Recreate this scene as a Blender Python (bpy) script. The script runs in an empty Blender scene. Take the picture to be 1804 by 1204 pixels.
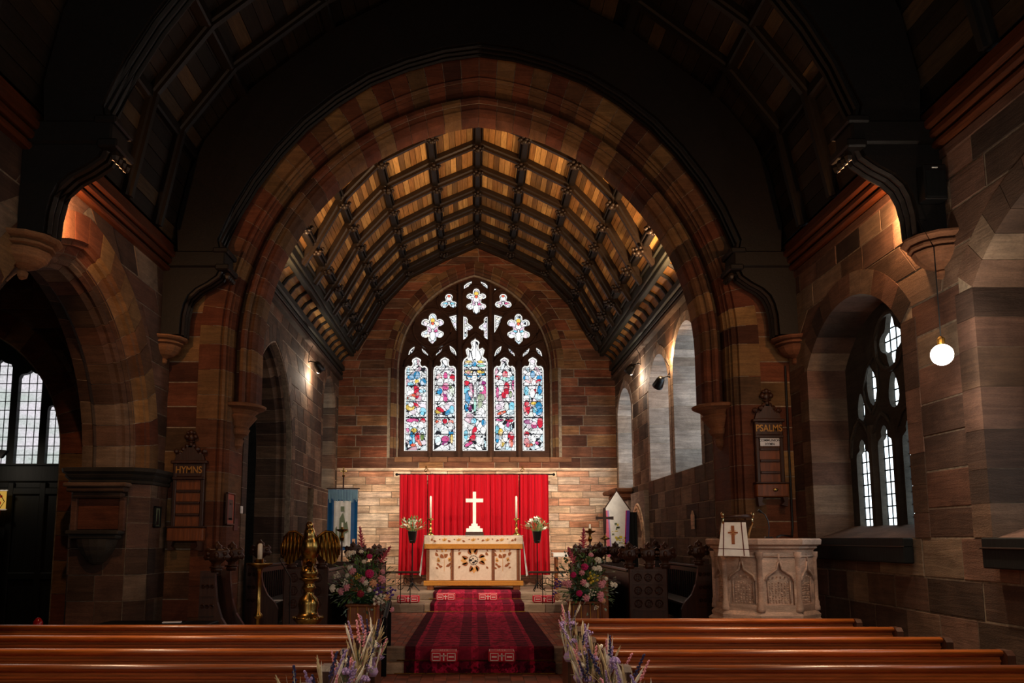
import bpy, bmesh, math, random
import numpy as np
from mathutils import Vector
from mathutils.geometry import tessellate_polygon
random.seed(7)
R = random.uniform
PI = math.pi
SC = bpy.context.scene
C = bpy.context.collection

# ---------------------------------------------------------------- camera, world, light, exposure
cam = bpy.data.objects.new('camera', bpy.data.cameras.new('camera'))
C.objects.link(cam)
cam.location = (-0.07, 0, 1.65)
cam.rotation_euler = (math.radians(90 + 7.8), 0, 0)
cam.data.sensor_width = 36
cam.data.lens = 1500 / 1804 * 36
cam.data.shift_x = 67 / 1804
cam.data.shift_y = 142.5 / 1804
cam.data.clip_start = 0.05
SC.camera = cam
w = bpy.data.worlds.new('sky'); SC.world = w; w.use_nodes = True
w.node_tree.nodes['Background'].inputs[0].default_value = (0.75, 0.86, 1.0, 1)
w.node_tree.nodes['Background'].inputs[1].default_value = 1.0
SC.view_settings.view_transform = 'Standard'
SC.view_settings.look = 'None'
SC.view_settings.exposure = 0.0
SC.view_settings.gamma = 1.0
SC.view_settings.use_curve_mapping = False
try:
    SC.cycles.use_denoising = True
    SC.cycles.sample_clamp_indirect = 4
    SC.cycles.max_bounces = 6
except Exception:
    pass

def lamp(kind, name, loc, energy, col, target=None, size=0.1, angle=60, blend=0.5, sy=None):
    d = bpy.data.lights.new(name, kind)
    d.energy = energy; d.color = col
    if kind == 'AREA':
        d.size = size
        if sy: d.shape = 'RECTANGLE'; d.size_y = sy
    elif kind in ('POINT', 'SPOT'):
        d.shadow_soft_size = size
    if kind == 'SPOT':
        d.spot_size = math.radians(angle); d.spot_blend = blend
    o = bpy.data.objects.new(name, d); C.objects.link(o)
    o.location = loc
    if target is not None:
        o.rotation_euler = (Vector(target) - Vector(loc)).to_track_quat('-Z', 'Y').to_euler()
    return o
WARM = (1.0, 0.60, 0.30); NEUT = (1.0, 0.84, 0.66); COOL = (0.72, 0.86, 1.0)
# chancel: floodlights behind the arch aimed at the sanctuary, and uplights on the roof
lamp('SPOT', 'sanctuary_light', (-2.85, 16.35, 4.9), 520, NEUT, (0.1, 19.6, 2.2), .06, 84, .7)
lamp('SPOT', 'sanctuary_light', (2.85, 16.8, 4.95), 520, NEUT, (-0.1, 19.6, 2.2), .06, 84, .7)
lamp('SPOT', 'sanctuary_light', (2.85, 14.3, 4.3), 260, NEUT, (0.0, 18.6, 1.2), .06, 60, .6)
for s_ in (-1, 1): lamp('SPOT', 'sanctuary_light', (s_*2.75, 12.35, 5.1), 420, NEUT, (0, 18.2, 1.0), .08, 56, .8)
lamp('SPOT', 'roof_light', (2.9, 12.5, 5.3), 760, WARM, (0.9, 14.4, 8.6), .1, 105, .9)
lamp('POINT', 'wall_flood_light', (-3.12, 16.35, 4.78), 45, NEUT, size=.04)
lamp('POINT', 'wall_flood_light', (3.12, 16.85, 4.85), 45, NEUT, size=.04)
lamp('POINT', 'wall_flood_light', (3.14, 14.15, 4.75), 40, WARM, size=.04)
lamp('SPOT', 'roof_light', (-2.9, 12.5, 5.3), 420, WARM, (-0.3, 14.6, 8.6), .1, 105, .9)
# nave: warm uplights behind the wall posts and the globe lamps that hang along both walls
lamp('POINT', 'wall_light', (3.93, 7.75, 4.74), 80, (1, .5, .22), size=.04)
lamp('POINT', 'wall_light', (-3.93, 7.75, 4.74), 80, (1, .5, .22), size=.04)
for y_ in (0.5, -4.5):
    for s_ in (-1, 1):
        lamp('POINT', 'nave_globe_light', (s_ * 3.4, y_, 3.2), 78, NEUT, size=.12)
for s_ in (-1, 1):
    lamp('SPOT', 'nave_pendant_light', (s_ * 2.1, 4.6, 5.2), 260, (1, .74, .5), (s_ * 2.1, 6.4, 0), .1, 74, .9)
    lamp('SPOT', 'added_pew_spot', (s_ * 3.1, 7.35, 5.0), 520, (1, .72, .46), (s_ * 1.9, 6.3, 0.5), .06, 86, .8)  # unseen spots added to light pew tops and keep their backs dark
lamp('AREA', 'west_fill_light', (0, -7.6, 4.2), 70, COOL, (0, 3, 2.5), 3.0, sy=3.5)  # cool fill lamp added behind the camera; the west wall has no window

# ---------------------------------------------------------------- mesh helpers
class MB:
    def __init__(s): s.v = []; s.f = []; s.m = []
    def add(s, vs, fs, mi=0):
        o = len(s.v); s.v += [tuple(p) for p in vs]
        s.f += [tuple(i + o for i in f) for f in fs]; s.m += [mi] * len(fs); return s
    def box(s, x0, x1, y0, y1, z0, z1, mi=0):
        return s.add([(x0,y0,z0),(x1,y0,z0),(x1,y1,z0),(x0,y1,z0),(x0,y0,z1),(x1,y0,z1),(x1,y1,z1),(x0,y1,z1)],
                     [(0,3,2,1),(4,5,6,7),(0,1,5,4),(1,2,6,5),(2,3,7,6),(3,0,4,7)], mi)
    def cbox(s, x0, x1, y0, y1, z0, z1, b=.01, mi=0):     # box with chamfered edges on every side
        v = []; n = {}
        for i, x in enumerate((x0, x1)):
            for j, y in enumerate((y0, y1)):
                for k, z in enumerate((z0, z1)):
                    sx, sy, sz = (b if i == 0 else -b), (b if j == 0 else -b), (b if k == 0 else -b)
                    for t, p in enumerate(((x, y+sy, z+sz), (x+sx, y, z+sz), (x+sx, y+sy, z))):
                        n[i,j,k,t] = len(v); v.append(p)
        f = []
        q = ((0,0),(1,0),(1,1),(0,1))
        for e in (0, 1):
            f.append([n[e,a,c,0] for a, c in q]); f.append([n[a,e,c,1] for a, c in q]); f.append([n[a,c,e,2] for a, c in q])
            for g in (0, 1):
                f.append([n[0,e,g,1], n[1,e,g,1], n[1,e,g,2], n[0,e,g,2]])
                f.append([n[e,0,g,0], n[e,1,g,0], n[e,1,g,2], n[e,0,g,2]])
                f.append([n[e,g,0,0], n[e,g,1,0], n[e,g,1,1], n[e,g,0,1]])
                for h in (0, 1): f.append([n[e,g,h,0], n[e,g,h,1], n[e,g,h,2]])
        return s.add(v, f, mi)
    def prism(s, poly, fn, d0, d1, mi=0, inset=0.0):       # polygon (u, z) extruded along the depth of fn(u, z, d)
        n = len(poly)
        v = [fn(u, z, d1) for u, z in poly]
        if inset:
            cu = sum(p[0] for p in poly) / n; cz = sum(p[1] for p in poly) / n
            def ins(u, z):
                return (u + max(-inset, min(inset, (cu - u))), z + max(-inset, min(inset, (cz - z))))
            v += [fn(u, z, d0 + inset * .8) for u, z in poly] + [fn(*ins(u, z), d0) for u, z in poly]
            f = [tuple(range(2*n, 3*n))]
            for i in range(n):
                j = (i + 1) % n
                f += [(i, j, n+j, n+i), (n+i, n+j, 2*n+j, 2*n+i)]
        else:
            v += [fn(u, z, d0) for u, z in poly]
            tri = tessellate_polygon([[Vector((u, z, 0)) for u, z in poly]]) if n > 4 else [tuple(range(n))]
            f = [tuple(i + n for i in t) for t in tri] + [tuple(reversed(t)) for t in tri]
            for i in range(n):
                j = (i + 1) % n
                f.append((i, j, n+j, n+i))
        return s.add(v, f, mi)
    def plate(s, outer, holes, fn, d0, d1, mi=0):       # flat shape with holes, filled as a 2D curve and given thickness
        cu = bpy.data.curves.new('t', 'CURVE'); cu.dimensions = '2D'; cu.fill_mode = 'BOTH'; cu.extrude = .5
        for L in [outer] + holes:
            sp = cu.splines.new('POLY'); sp.points.add(len(L) - 1); sp.use_cyclic_u = True
            for p, (u, z) in zip(sp.points, L): p.co = (u, z, 0, 1)
        ob = bpy.data.objects.new('t', cu); C.objects.link(ob)
        me = bpy.data.meshes.new_from_object(ob)
        v = [fn(q.co.x, q.co.y, d0 + (d1 - d0) * (.5 - q.co.z)) for q in me.vertices]
        f = [tuple(q.vertices) for q in me.polygons]
        bpy.data.objects.remove(ob); bpy.data.curves.remove(cu); bpy.data.meshes.remove(me)
        return s.add(v, f, mi)
    def tube(s, pts, r, k=8, mi=0, closed=False):
        pts = [Vector(p) for p in pts]; n = len(pts); rs = r if isinstance(r, (list, tuple)) else [r] * n
        v = []; up = Vector((0, 0, 1))
        for i, p in enumerate(pts):
            if closed: t = pts[(i+1) % n] - pts[i-1]
            else: t = pts[min(i+1, n-1)] - pts[max(i-1, 0)]
            if t.length < 1e-9: t = Vector((0, 0, 1))
            t.normalize()
            a = t.cross(up if abs(t.z) < .95 else Vector((1, 0, 0))).normalized(); b = t.cross(a)
            for j in range(k):
                q = 2 * PI * j / k
                v.append(p + (a * math.cos(q) + b * math.sin(q)) * rs[i])
        f = []
        for i in range(n if closed else n - 1):
            for j in range(k):
                i2 = (i + 1) % n
                f.append((i*k+j, i*k+(j+1) % k, i2*k+(j+1) % k, i2*k+j))
        if not closed: f += [tuple(reversed(range(k))), tuple(range((n-1)*k, n*k))]
        return s.add(v, f, mi)
    def lathe(s, prof, c=(0, 0, 0), k=20, mi=0, a0=0, a1=2*PI, rot=0):   # prof: (r, z) from bottom to top
        full = abs(a1 - a0 - 2*PI) < 1e-6; m = k if full else k + 1
        v = []
        for r, z in prof:
            for j in range(m):
                a = rot + a0 + (a1 - a0) * j / k
                v.append((c[0] + r*math.cos(a), c[1] + r*math.sin(a), c[2] + z))
        f = []
        for i in range(len(prof) - 1):
            for j in range(k):
                j2 = (j + 1) % m
                f.append((i*m+j, i*m+j2, (i+1)*m+j2, (i+1)*m+j))
        f.append(tuple(reversed(range(m)))); f.append(tuple(range((len(prof)-1)*m, len(prof)*m)))
        return s.add(v, f, mi)
    def ball(s, c, r, k=10, m=7, mi=0):
        rx, ry, rz = r if isinstance(r, (list, tuple)) else (r, r, r)
        v = [(c[0], c[1], c[2]-rz)]; f = []
        for i in range(1, m):
            a = -PI/2 + PI*i/m
            for j in range(k):
                b = 2*PI*j/k
                v.append((c[0]+rx*math.cos(a)*math.cos(b), c[1]+ry*math.cos(a)*math.sin(b), c[2]+rz*math.sin(a)))
        v.append((c[0], c[1], c[2]+rz)); n = len(v) - 1
        for j in range(k):
            f.append((0, 1+(j+1) % k, 1+j)); f.append((n, 1+(m-2)*k+j, 1+(m-2)*k+(j+1) % k))
        for i in range(m-2):
            for j in range(k): f.append((1+i*k+j, 1+i*k+(j+1) % k, 1+(i+1)*k+(j+1) % k, 1+(i+1)*k+j))
        return s.add(v, f, mi)
    def mesh(s, name, mats, smooth=False):
        me = bpy.data.meshes.new(name); me.from_pydata(s.v, [], s.f)
        for m in (mats if isinstance(mats, (list, tuple)) else [mats]): me.materials.append(m)
        if any(s.m): me.polygons.foreach_set('material_index', s.m)
        if smooth: me.polygons.foreach_set('use_smooth', [True] * len(me.polygons))
        return me
    def build(s, name, mats, parent=None, smooth=False, loc=None):
        me = s.mesh(name, mats, smooth)
        if len(s.f) > 40:
            bm = bmesh.new(); bm.from_mesh(me); bmesh.ops.recalc_face_normals(bm, faces=bm.faces); bm.to_mesh(me); bm.free()
        return link(name, me, parent, loc)
def link(name, data, parent=None, loc=None):
    o = bpy.data.objects.new(name, data); C.objects.link(o)
    if parent: o.parent = parent
    if loc: o.location = loc
    return o
def tag(o, label=None, cat=None, group=None, kind=None):
    for k, v in (('label', label), ('category', cat), ('group', group), ('kind', kind)):
        if v: o[k] = v
    return o
def thing(name, label, cat, loc=(0, 0, 0), rz=0, group=None):
    o = bpy.data.objects.new(name, None); C.objects.link(o); o.empty_display_size = .1
    o.location = loc; o.rotation_euler = (0, 0, rz)
    return tag(o, label, cat, group)
def struct(name, mb, mat, parent=None):
    o = mb.build(name, mat, parent); o['kind'] = 'structure'; return o
def dup(root, loc=None, rz=None, label=None, group=None, scale=None):
    r = root.copy(); C.objects.link(r)
    if loc is not None: r.location = loc
    if rz is not None: r.rotation_euler = (0, 0, rz)
    if scale is not None: r.scale = scale
    if label: r['label'] = label
    if group: r['group'] = group
    for ch in list(root.children):
        c = ch.copy(); C.objects.link(c); c.parent = r
        for g in list(ch.children):
            d = g.copy(); C.objects.link(d); d.parent = c
    return r

# ---------------------------------------------------------------- materials
def srgb(h):
    h = h.lstrip('#'); v = [int(h[i:i+2], 16) / 255 for i in (0, 2, 4)]
    return tuple(((x / 12.92) if x < .04045 else ((x + .055) / 1.055) ** 2.4) for x in v) + (1,)
class NT:
    def __init__(s, name):
        s.mat = bpy.data.materials.new(name); s.mat.use_nodes = True; s.t = s.mat.node_tree
        s.b = s.t.nodes['Principled BSDF']; s.out = s.t.nodes['Material Output']
    def n(s, kind, **kw):
        x = s.t.nodes.new(kind)
        for k, v in kw.items():
            if k.startswith('i_'): x.inputs[k[2:].replace('_', ' ')].default_value = v
            else: setattr(x, k, v)
        return x
    def l(s, a, b): s.t.links.new(a, b)
    def ramp(s, fac, stops, interp='LINEAR'):
        r = s.n('ShaderNodeValToRGB'); r.color_ramp.interpolation = interp
        e = r.color_ramp.elements
        while len(e) > 1: e.remove(e[-1])
        e[0].position, e[0].color = stops[0]
        for p, c in stops[1:]:
            q = e.new(p); q.color = c
        s.l(fac, r.inputs[0]); return r.outputs[0]
    def mix(s, fac, a, b, mode='MIX'):
        m = s.n('ShaderNodeMix', data_type='RGBA', blend_type=mode)
        for sock, val in ((m.inputs[0], fac), (m.inputs[6], a), (m.inputs[7], b)):
            if isinstance(val, (int, float)): sock.default_value = val
            elif isinstance(val, tuple): sock.default_value = val
            else: s.l(val, sock)
        return m.outputs[2]
    def math(s, op, a, b=None):
        m = s.n('ShaderNodeMath', operation=op)
        for i, val in enumerate((a, b)):
            if val is None: continue
            if isinstance(val, (int, float)): m.inputs[i].default_value = val
            else: s.l(val, m.inputs[i])
        return m.outputs[0]
    def rnd(s):                                  # one random number for each object and each loose piece
        a = s.n('ShaderNodeObjectInfo').outputs['Random']; b = s.n('ShaderNodeNewGeometry').outputs['Random Per Island']
        return s.math('FRACT', s.math('ADD', a, s.math('MULTIPLY', b, 7.31)))
    def pos(s, scale=(1, 1, 1), rnd=None):
        g = s.n('ShaderNodeNewGeometry').outputs['Position']
        if rnd is not None:
            v = s.n('ShaderNodeCombineXYZ'); s.l(s.math('MULTIPLY', rnd, 37.0), v.inputs[0]); s.l(s.math('MULTIPLY', rnd, 13.0), v.inputs[1]); s.l(s.math('MULTIPLY', rnd, 5.0), v.inputs[2])
            a = s.n('ShaderNodeVectorMath', operation='ADD'); s.l(g, a.inputs[0]); s.l(v.outputs[0], a.inputs[1]); g = a.outputs[0]
        m = s.n('ShaderNodeVectorMath', operation='MULTIPLY'); s.l(g, m.inputs[0]); m.inputs[1].default_value = scale
        return m.outputs[0]
    def noise(s, vec, scale=5, detail=4, rough=.6, dist=0):
        x = s.n('ShaderNodeTexNoise'); x.inputs['Scale'].default_value = scale; x.inputs['Detail'].default_value = detail
        x.inputs['Roughness'].default_value = rough; x.inputs['Distortion'].default_value = dist
        s.l(vec, x.inputs['Vector']); return x.outputs[0]
    def bump(s, h, strength=.3, dist=.02):
        b = s.n('ShaderNodeBump'); b.inputs['Strength'].default_value = strength; b.inputs['Distance'].default_value = dist
        s.l(h, b.inputs['Height']); s.l(b.outputs[0], s.b.inputs['Normal'])
    def col(s, c):
        if isinstance(c, tuple): s.b.inputs['Base Color'].default_value = c
        else: s.l(c, s.b.inputs['Base Color'])
        return s
    def set(s, rough=.7, metal=0, spec=None):
        s.b.inputs['Roughness'].default_value = rough; s.b.inputs['Metallic'].default_value = metal
        if spec is not None: s.b.inputs['Specular IOR Level'].default_value = spec
        return s.mat
def stone(name, cols, streak=.5, dark='#120c09', bed=(1.2, 1.2, 13), fine=.35):
    m = NT(name); r = m.rnd()
    n = len(cols)
    c = m.ramp(r, [(i / (n - 1) if n > 1 else 0, srgb(x)) for i, x in enumerate(cols)])
    a = m.noise(m.pos(bed, r), 1.4, 5, .65, .8)
    b = m.noise(m.pos((1, 1, 1), r), 2.2, 4, .6, .5)
    f = m.noise(m.pos((1, 1, 3)), 40, 3, .7)
    sh = m.ramp(a, [(.30, (.42, .36, .33, 1)), (.5, (.85, .8, .78, 1)), (.68, (1.45, 1.35, 1.25, 1))])
    c = m.mix(streak, c, m.mix(1.0, c, sh, 'MULTIPLY'))
    sh2 = m.ramp(b, [(.3, (.55, .52, .5, 1)), (.7, (1.35, 1.3, 1.28, 1))])
    c = m.mix(.8, c, m.mix(1.0, c, sh2, 'MULTIPLY'))
    sh3 = m.ramp(f, [(.3, (.75, .75, .75, 1)), (.7, (1.2, 1.2, 1.2, 1))])
    c = m.mix(.7, c, m.mix(1.0, c, sh3, 'MULTIPLY'))
    m.col(c); h = m.math('ADD', m.math('MULTIPLY', a, .6), m.math('MULTIPLY', f, fine))
    m.bump(h, .7, .014)
    return m.set(.86, 0, .25)
def wood(name, cols, axis='x', rough=.45, spec=.4, gr=1.0, bump=.2, coat=0):
    m = NT(name); r = m.rnd(); n = len(cols)
    c = m.ramp(r, [(i / max(1, n - 1), srgb(x)) for i, x in enumerate(cols)])
    sc = {'x': (.7, 9, 9), 'y': (9, .7, 9), 'z': (9, 9, .7)}[axis]
    a = m.noise(m.pos(sc, r), 2.4 * gr, 5, .65, 1.2)
    f = m.noise(m.pos(tuple(q * 4 for q in sc), r), 3 * gr, 3, .7)
    sh = m.ramp(a, [(.3, (.45, .42, .4, 1)), (.55, (1, 1, 1, 1)), (.72, (1.4, 1.3, 1.2, 1))])
    c = m.mix(.8, c, m.mix(1.0, c, sh, 'MULTIPLY'))
    sh = m.ramp(f, [(.3, (.7, .7, .7, 1)), (.7, (1.2, 1.2, 1.2, 1))])
    c = m.mix(.6, c, m.mix(1.0, c, sh, 'MULTIPLY'))
    m.col(c); m.bump(a, bump, .01)
    m.b.inputs['Coat Weight'].default_value = coat; m.b.inputs['Coat Roughness'].default_value = .25
    return m.set(rough, 0, spec)
def plain(name, c, rough=.6, metal=0, c2=None, scale=8, bump=0, spec=None):
    m = NT(name)
    a = m.noise(m.pos((1, 1, 1)), scale, 4, .6)
    if c2: m.col(m.ramp(a, [(.3, srgb(c)), (.7, srgb(c2))]))
    else: m.col(m.mix(.35, srgb(c), m.mix(1.0, srgb(c), m.ramp(a, [(.3, (.6, .6, .6, 1)), (.7, (1.3, 1.3, 1.3, 1))]), 'MULTIPLY')))
    if bump: m.bump(a, bump, .01)
    return m.set(rough, metal, spec)
def emit(name, c, strength, wire=None):
    m = NT(name); e = m.n('ShaderNodeEmission'); e.inputs[1].default_value = strength
    if isinstance(c, tuple): e.inputs[0].default_value = c
    m.l(e.outputs[0], m.out.inputs[0]); m.e = e
    return m if wire else m.mat
REDSTONE = ['#6a3d2a', '#8a5238', '#523528', '#a0684a', '#744a36', '#9a7048', '#5e4436']
M = {}
M['stone_east'] = stone('red sandstone of the east wall', REDSTONE + ['#8a5234'], .85)
M['stone_pale'] = stone('pale sandstone below the window', ['#dcb490', '#f0dcc0', '#cc9270', '#f4e4cc', '#e4c09c', '#eed4b4'], .9, bed=(1.0, 1.0, 9))
M['stone_arch'] = stone('arch sandstone', ['#6a3d2a', '#4a2e22', '#8a6a45', '#5d3a2a', '#75452f', '#54402e', '#94744a'], .45)
M['stone_nave'] = stone('nave sandstone', ['#5a4638', '#43352c', '#74584a', '#352c26', '#684a3c', '#80705e', '#54362a'], .5)
M['stone_chancel'] = stone('chancel side sandstone', ['#5d4a3c', '#46382e', '#7a6450', '#3e322a', '#6c4f3c', '#8c7a66'], .6)
M['stone_grey'] = stone('grey sandstone', ['#3c3b36', '#4a453d', '#34332f'], .4)
M['stone_pulpit'] = stone('pulpit stone', ['#d0b4a2', '#e2cbb8', '#c4a492'], .6, bed=(1.5, 1.5, 5))
M['stone_corbel'] = stone('corbel stone', ['#7a503a', '#8e6848'], .6)
M['mortar'] = plain('mortar', '#a8957c', .95, c2='#6e5f50', scale=14, bump=.4)
M['mortar_dark'] = plain('dark mortar', '#8c7d6a', .95, c2='#544a3e', scale=14, bump=.4)
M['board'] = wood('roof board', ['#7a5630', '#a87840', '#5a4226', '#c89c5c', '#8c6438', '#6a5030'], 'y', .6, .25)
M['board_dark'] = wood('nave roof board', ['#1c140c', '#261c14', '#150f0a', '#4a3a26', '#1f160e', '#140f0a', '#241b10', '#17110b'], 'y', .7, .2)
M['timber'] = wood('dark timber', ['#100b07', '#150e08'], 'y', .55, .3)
M['timber_rib'] = wood('rib timber', ['#20150c', '#2a1c10'], 'x', .5, .35)
M['timber_red'] = wood('reddish cornice timber', ['#4a2412', '#5a2d16'], 'y', .4, .4)
M['timber_grey'] = wood('greyed timber', ['#23241d', '#2b2a22'], 'y', .6, .3)
M['pew'] = wood('polished pew oak', ['#90481a', '#a45620', '#7c3d15'], 'x', .36, .45, coat=.2, bump=.05)
M['oak'] = wood('carved dark oak', ['#3a2012', '#452616'], 'z', .42, .45)
M['oak_y'] = wood('dark oak boards', ['#22130b', '#2b190e'], 'y', .45, .4)
M['oak_mid'] = wood('brown oak', ['#7c4420', '#8a4e26'], 'z', .4, .4)
M['blackwood'] = wood('black stained timber', ['#0a0c0b', '#0d0f0e'], 'z', .6, .25)
M['brass'] = plain('brass', '#c0a060', .26, 1, '#86662c', 20)
M['old_brass'] = plain('dull brass', '#9a7030', .35, 1, '#5c3e18', 25)
M['iron'] = plain('black iron', '#0b0b0b', .5, .6)
M['black'] = plain('black plastic', '#0a0a0a', .4)
M['white_paint'] = plain('white', '#f2efe8', .5)
M['cross_white'] = plain('white marble', '#f4f2ec', .35, 0, '#dcdad2', 5)
M['wax'] = plain('candle wax', '#efe6d2', .4)
M['linen'] = plain('white linen', '#e8e4dc', .85)
M['cream_silk'] = plain('cream silk', '#e2cdb4', .6, 0, '#d6bda2', 30, .1)
M['gold_fringe'] = plain('gold fringe', '#d08f35', .5, .1, '#b87422', 120, .3)
M['emb_brown'] = plain('brown thread', '#7a3c18', .7, 0, '#a05a24', 90)
M['emb_gold'] = plain('gold thread', '#c8853a', .6, 0, '#dca55a', 90)
M['emb_dark'] = plain('dark thread', '#1c0c08', .7)
M['maroon'] = plain('maroon braid', '#4a1712', .7, 0, '#6a2a1a', 60)
M['red_wool'] = plain('red wool', '#c4182c', .9, 0, '#dc2a3e', 80, .2)
M['pink_wool'] = plain('pink wool', '#f6dcd4', .9)
M['leaf'] = plain('leaf green', '#486c3c', .5, 0, '#6e9450', 12)
M['leaf_dark'] = plain('dark leaf', '#22402c', .5, 0, '#34583c', 12)
M['leaf_grey'] = plain('eucalyptus leaf', '#6a8c7c', .5, 0, '#a0bcae', 12)
M['blue_cloth'] = plain('blue silk', '#0b4678', .35, 0, '#12588c', 6)
M['tile_red'] = stone('red floor tile', ['#8a5040', '#a86048', '#7a4c3e', '#946858'], .2, bed=(1, 1, 1))
M['paper'] = plain('paper', '#e6e6ea', .7)
M['gold_paint'] = plain('gilt lettering', '#c08a3c', .4, .3)
for k, c in dict(magenta='#c41466', pink='#e59aa8', rose='#d8667c', white='#f0ead8', peach='#e8b088', purple='#5a3a9a', yellow='#d8c040', deep='#8c0f30', lilac='#a58cc0', straw='#c8b48a', sage='#6f7a5c', navy='#2a2a5a').items():
    M['f_' + k] = plain(k + ' petals', c, .7, 0, None, 30)

# ---------------------------------------------------------------- walls laid stone by stone
def on_east(y0): return lambda u, z, d: (u, y0 + d, z)          # faces the camera, u = x
def on_right(x0): return lambda u, z, d: (x0 + d, u, z)         # u = y
def on_left(x0): return lambda u, z, d: (-x0 - d, u, z)         # u = y
class Arch:
    def __init__(s, cx, w, zs, h, sill, seg=False):
        s.cx, s.w, s.zs, s.h, s.sill, s.seg = cx, w, zs, h, sill, seg
        if seg: s.r = (w*w + h*h) / (2*h); s.zc = zs + h - s.r; s.a0 = math.asin(w / s.r)
        else: s.r = (w + h*h/w) / 2; s.c = s.r - w
    def half(s, z, o=0):
        if z < s.sill: return None
        if z <= s.zs: return s.w + o
        if s.seg:
            q = (s.r+o)**2 - (z - s.zc)**2
            return min(math.sqrt(q), s.w + o) if q > 0 and math.sqrt(q) > 0 else None
        q = (s.r+o)**2 - (z - s.zs)**2
        if q <= 0: return None
        x = math.sqrt(q) - s.c
        return x if x > 0 else None
    def interval(s, z, o=0):
        h = s.half(z, o)
        return None if h is None else (s.cx - h, s.cx + h)
    def pt(s, t, o=0):                       # t 0..1 from left spring over the crown to right spring
        if s.seg:
            a = -s.a0 + 2*s.a0*t
            return (s.cx + (s.r+o)*math.sin(a), s.zc + (s.r+o)*math.cos(a))
        m = 1 if t <= .5 else -1; tt = t if t <= .5 else 1 - t
        am = math.acos(s.c / (s.r + o)); a = am * tt * 2
        x = s.c - (s.r+o)*math.cos(a); z = s.zs + (s.r+o)*math.sin(a)
        return (s.cx + m*x, z)
    def outline(s, o=0, n=16, sill=None):
        b = s.sill if sill is None else sill
        return [(s.cx - s.w - o, b)] + [s.pt(i / (2*n), o) for i in range(2*n + 1)] + [(s.cx + s.w + o, b)]
CAM = Vector((-0.07, 0, 1.65))
def pieces(parent, name, items, mat, cap=290, rest_name=None):
    """items: (priority, MB). The largest in the photograph become parts, the rest one joined part."""
    items.sort(key=lambda t: -t[0])
    for p, mb in items[:cap]:
        link(name, mb.mesh(name, mat), parent)
    if len(items) > cap:
        j = MB()
        for p, mb in items[cap:]: j.add(mb.v, mb.f)
        o = link(rest_name or name + '_rest', j.mesh(name, mat), parent); o['kind'] = 'stuff'
def prio(p, area, fn=None):
    v = Vector(p) - CAM
    d = v.length
    pr = area / (d*d)
    if v.y < .5: return 0
    px = 835 + 1500*v.x/v.y; py = 950 - 1500*v.z/v.y
    if px < -150 or px > 1950 or py < -300 or py > 1300: pr *= .01
    return pr
def masonry(parent, fn, u0, u1, z0, z1, holes, ch=(.22, .30), lh=(.4, .85), mat=None, prj=.010, joint=.014, side=None, breaks=(), cap=290, hole_off=.15, name='stone_block'):
    zs = sorted(set([z0, z1] + [b for b in breaks if z0 < b < z1])); cuts = [z0]
    for a, b in zip(zs, zs[1:]):
        n = max(1, round((b - a) / ((ch[0] + ch[1]) / 2)))
        hs = [R(*ch) for _ in range(n)]; k = (b - a) / sum(hs); z = a
        for h in hs[:-1]:
            z += h*k; cuts.append(z)
        cuts.append(b)
    items = []
    for za, zb in zip(cuts, cuts[1:]):
        za += joint/2; zb -= joint/2
        La = side(za) if side else (u0, u1); Lb = side(zb) if side else (u0, u1)
        if La is None: continue
        if Lb is None: m_ = (La[0]+La[1])/2; Lb = (m_, m_)
        hs = []
        for H in holes:
            ia, ib = H.interval(za + .002, hole_off), H.interval(zb - .002, hole_off)
            if ia is None and ib is None: continue
            if ib is None: c = (ia[0]+ia[1])/2; ib = (c, c)
            if ia is None: c = (ib[0]+ib[1])/2; ia = (c, c)
            hs.append((ia, ib))
        hs.sort()
        segs = []; l = (La[0], Lb[0])
        for ia, ib in hs:
            segs.append((l, (ia[0], ib[0]))); l = (ia[1], ib[1])
        segs.append((l, (La[1], Lb[1])))
        for (a0, b0), (a1, b1) in segs:
            w_ = max(a1 - a0, b1 - b0)
            if w_ < .04: continue
            n = max(1, round(w_ / ((lh[0]+lh[1])/2))); ws = [R(*lh) for _ in range(n)]
            if n > 1: ws[0] *= R(.5, 1)
            t = 0; S = sum(ws)
            for q in ws:
                ta, tb = t / S, (t + q) / S; t += q
                pa0 = a0 + (a1-a0)*ta; pa1 = a0 + (a1-a0)*tb; pb0 = b0 + (b1-b0)*ta; pb1 = b0 + (b1-b0)*tb
                j = joint/2
                poly = [(pa0+j, za), (max(pa1-j, pa0+j+.004), za), (max(pb1-j, pb0+j+.004), zb), (pb0+j, zb)]
                mb = MB(); dd = -prj * R(.4, 1.2)
                mb.prism(poly, fn, dd, .03, inset=.005)
                cu = (pa0+pa1+pb0+pb1)/4; cz = (za+zb)/2
                items.append((prio(fn(cu, cz, 0), abs((pa1-pa0+pb1-pb0)/2*(zb-za))), mb))
    pieces(parent, name, items, mat, cap, 'stonework')
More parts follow.
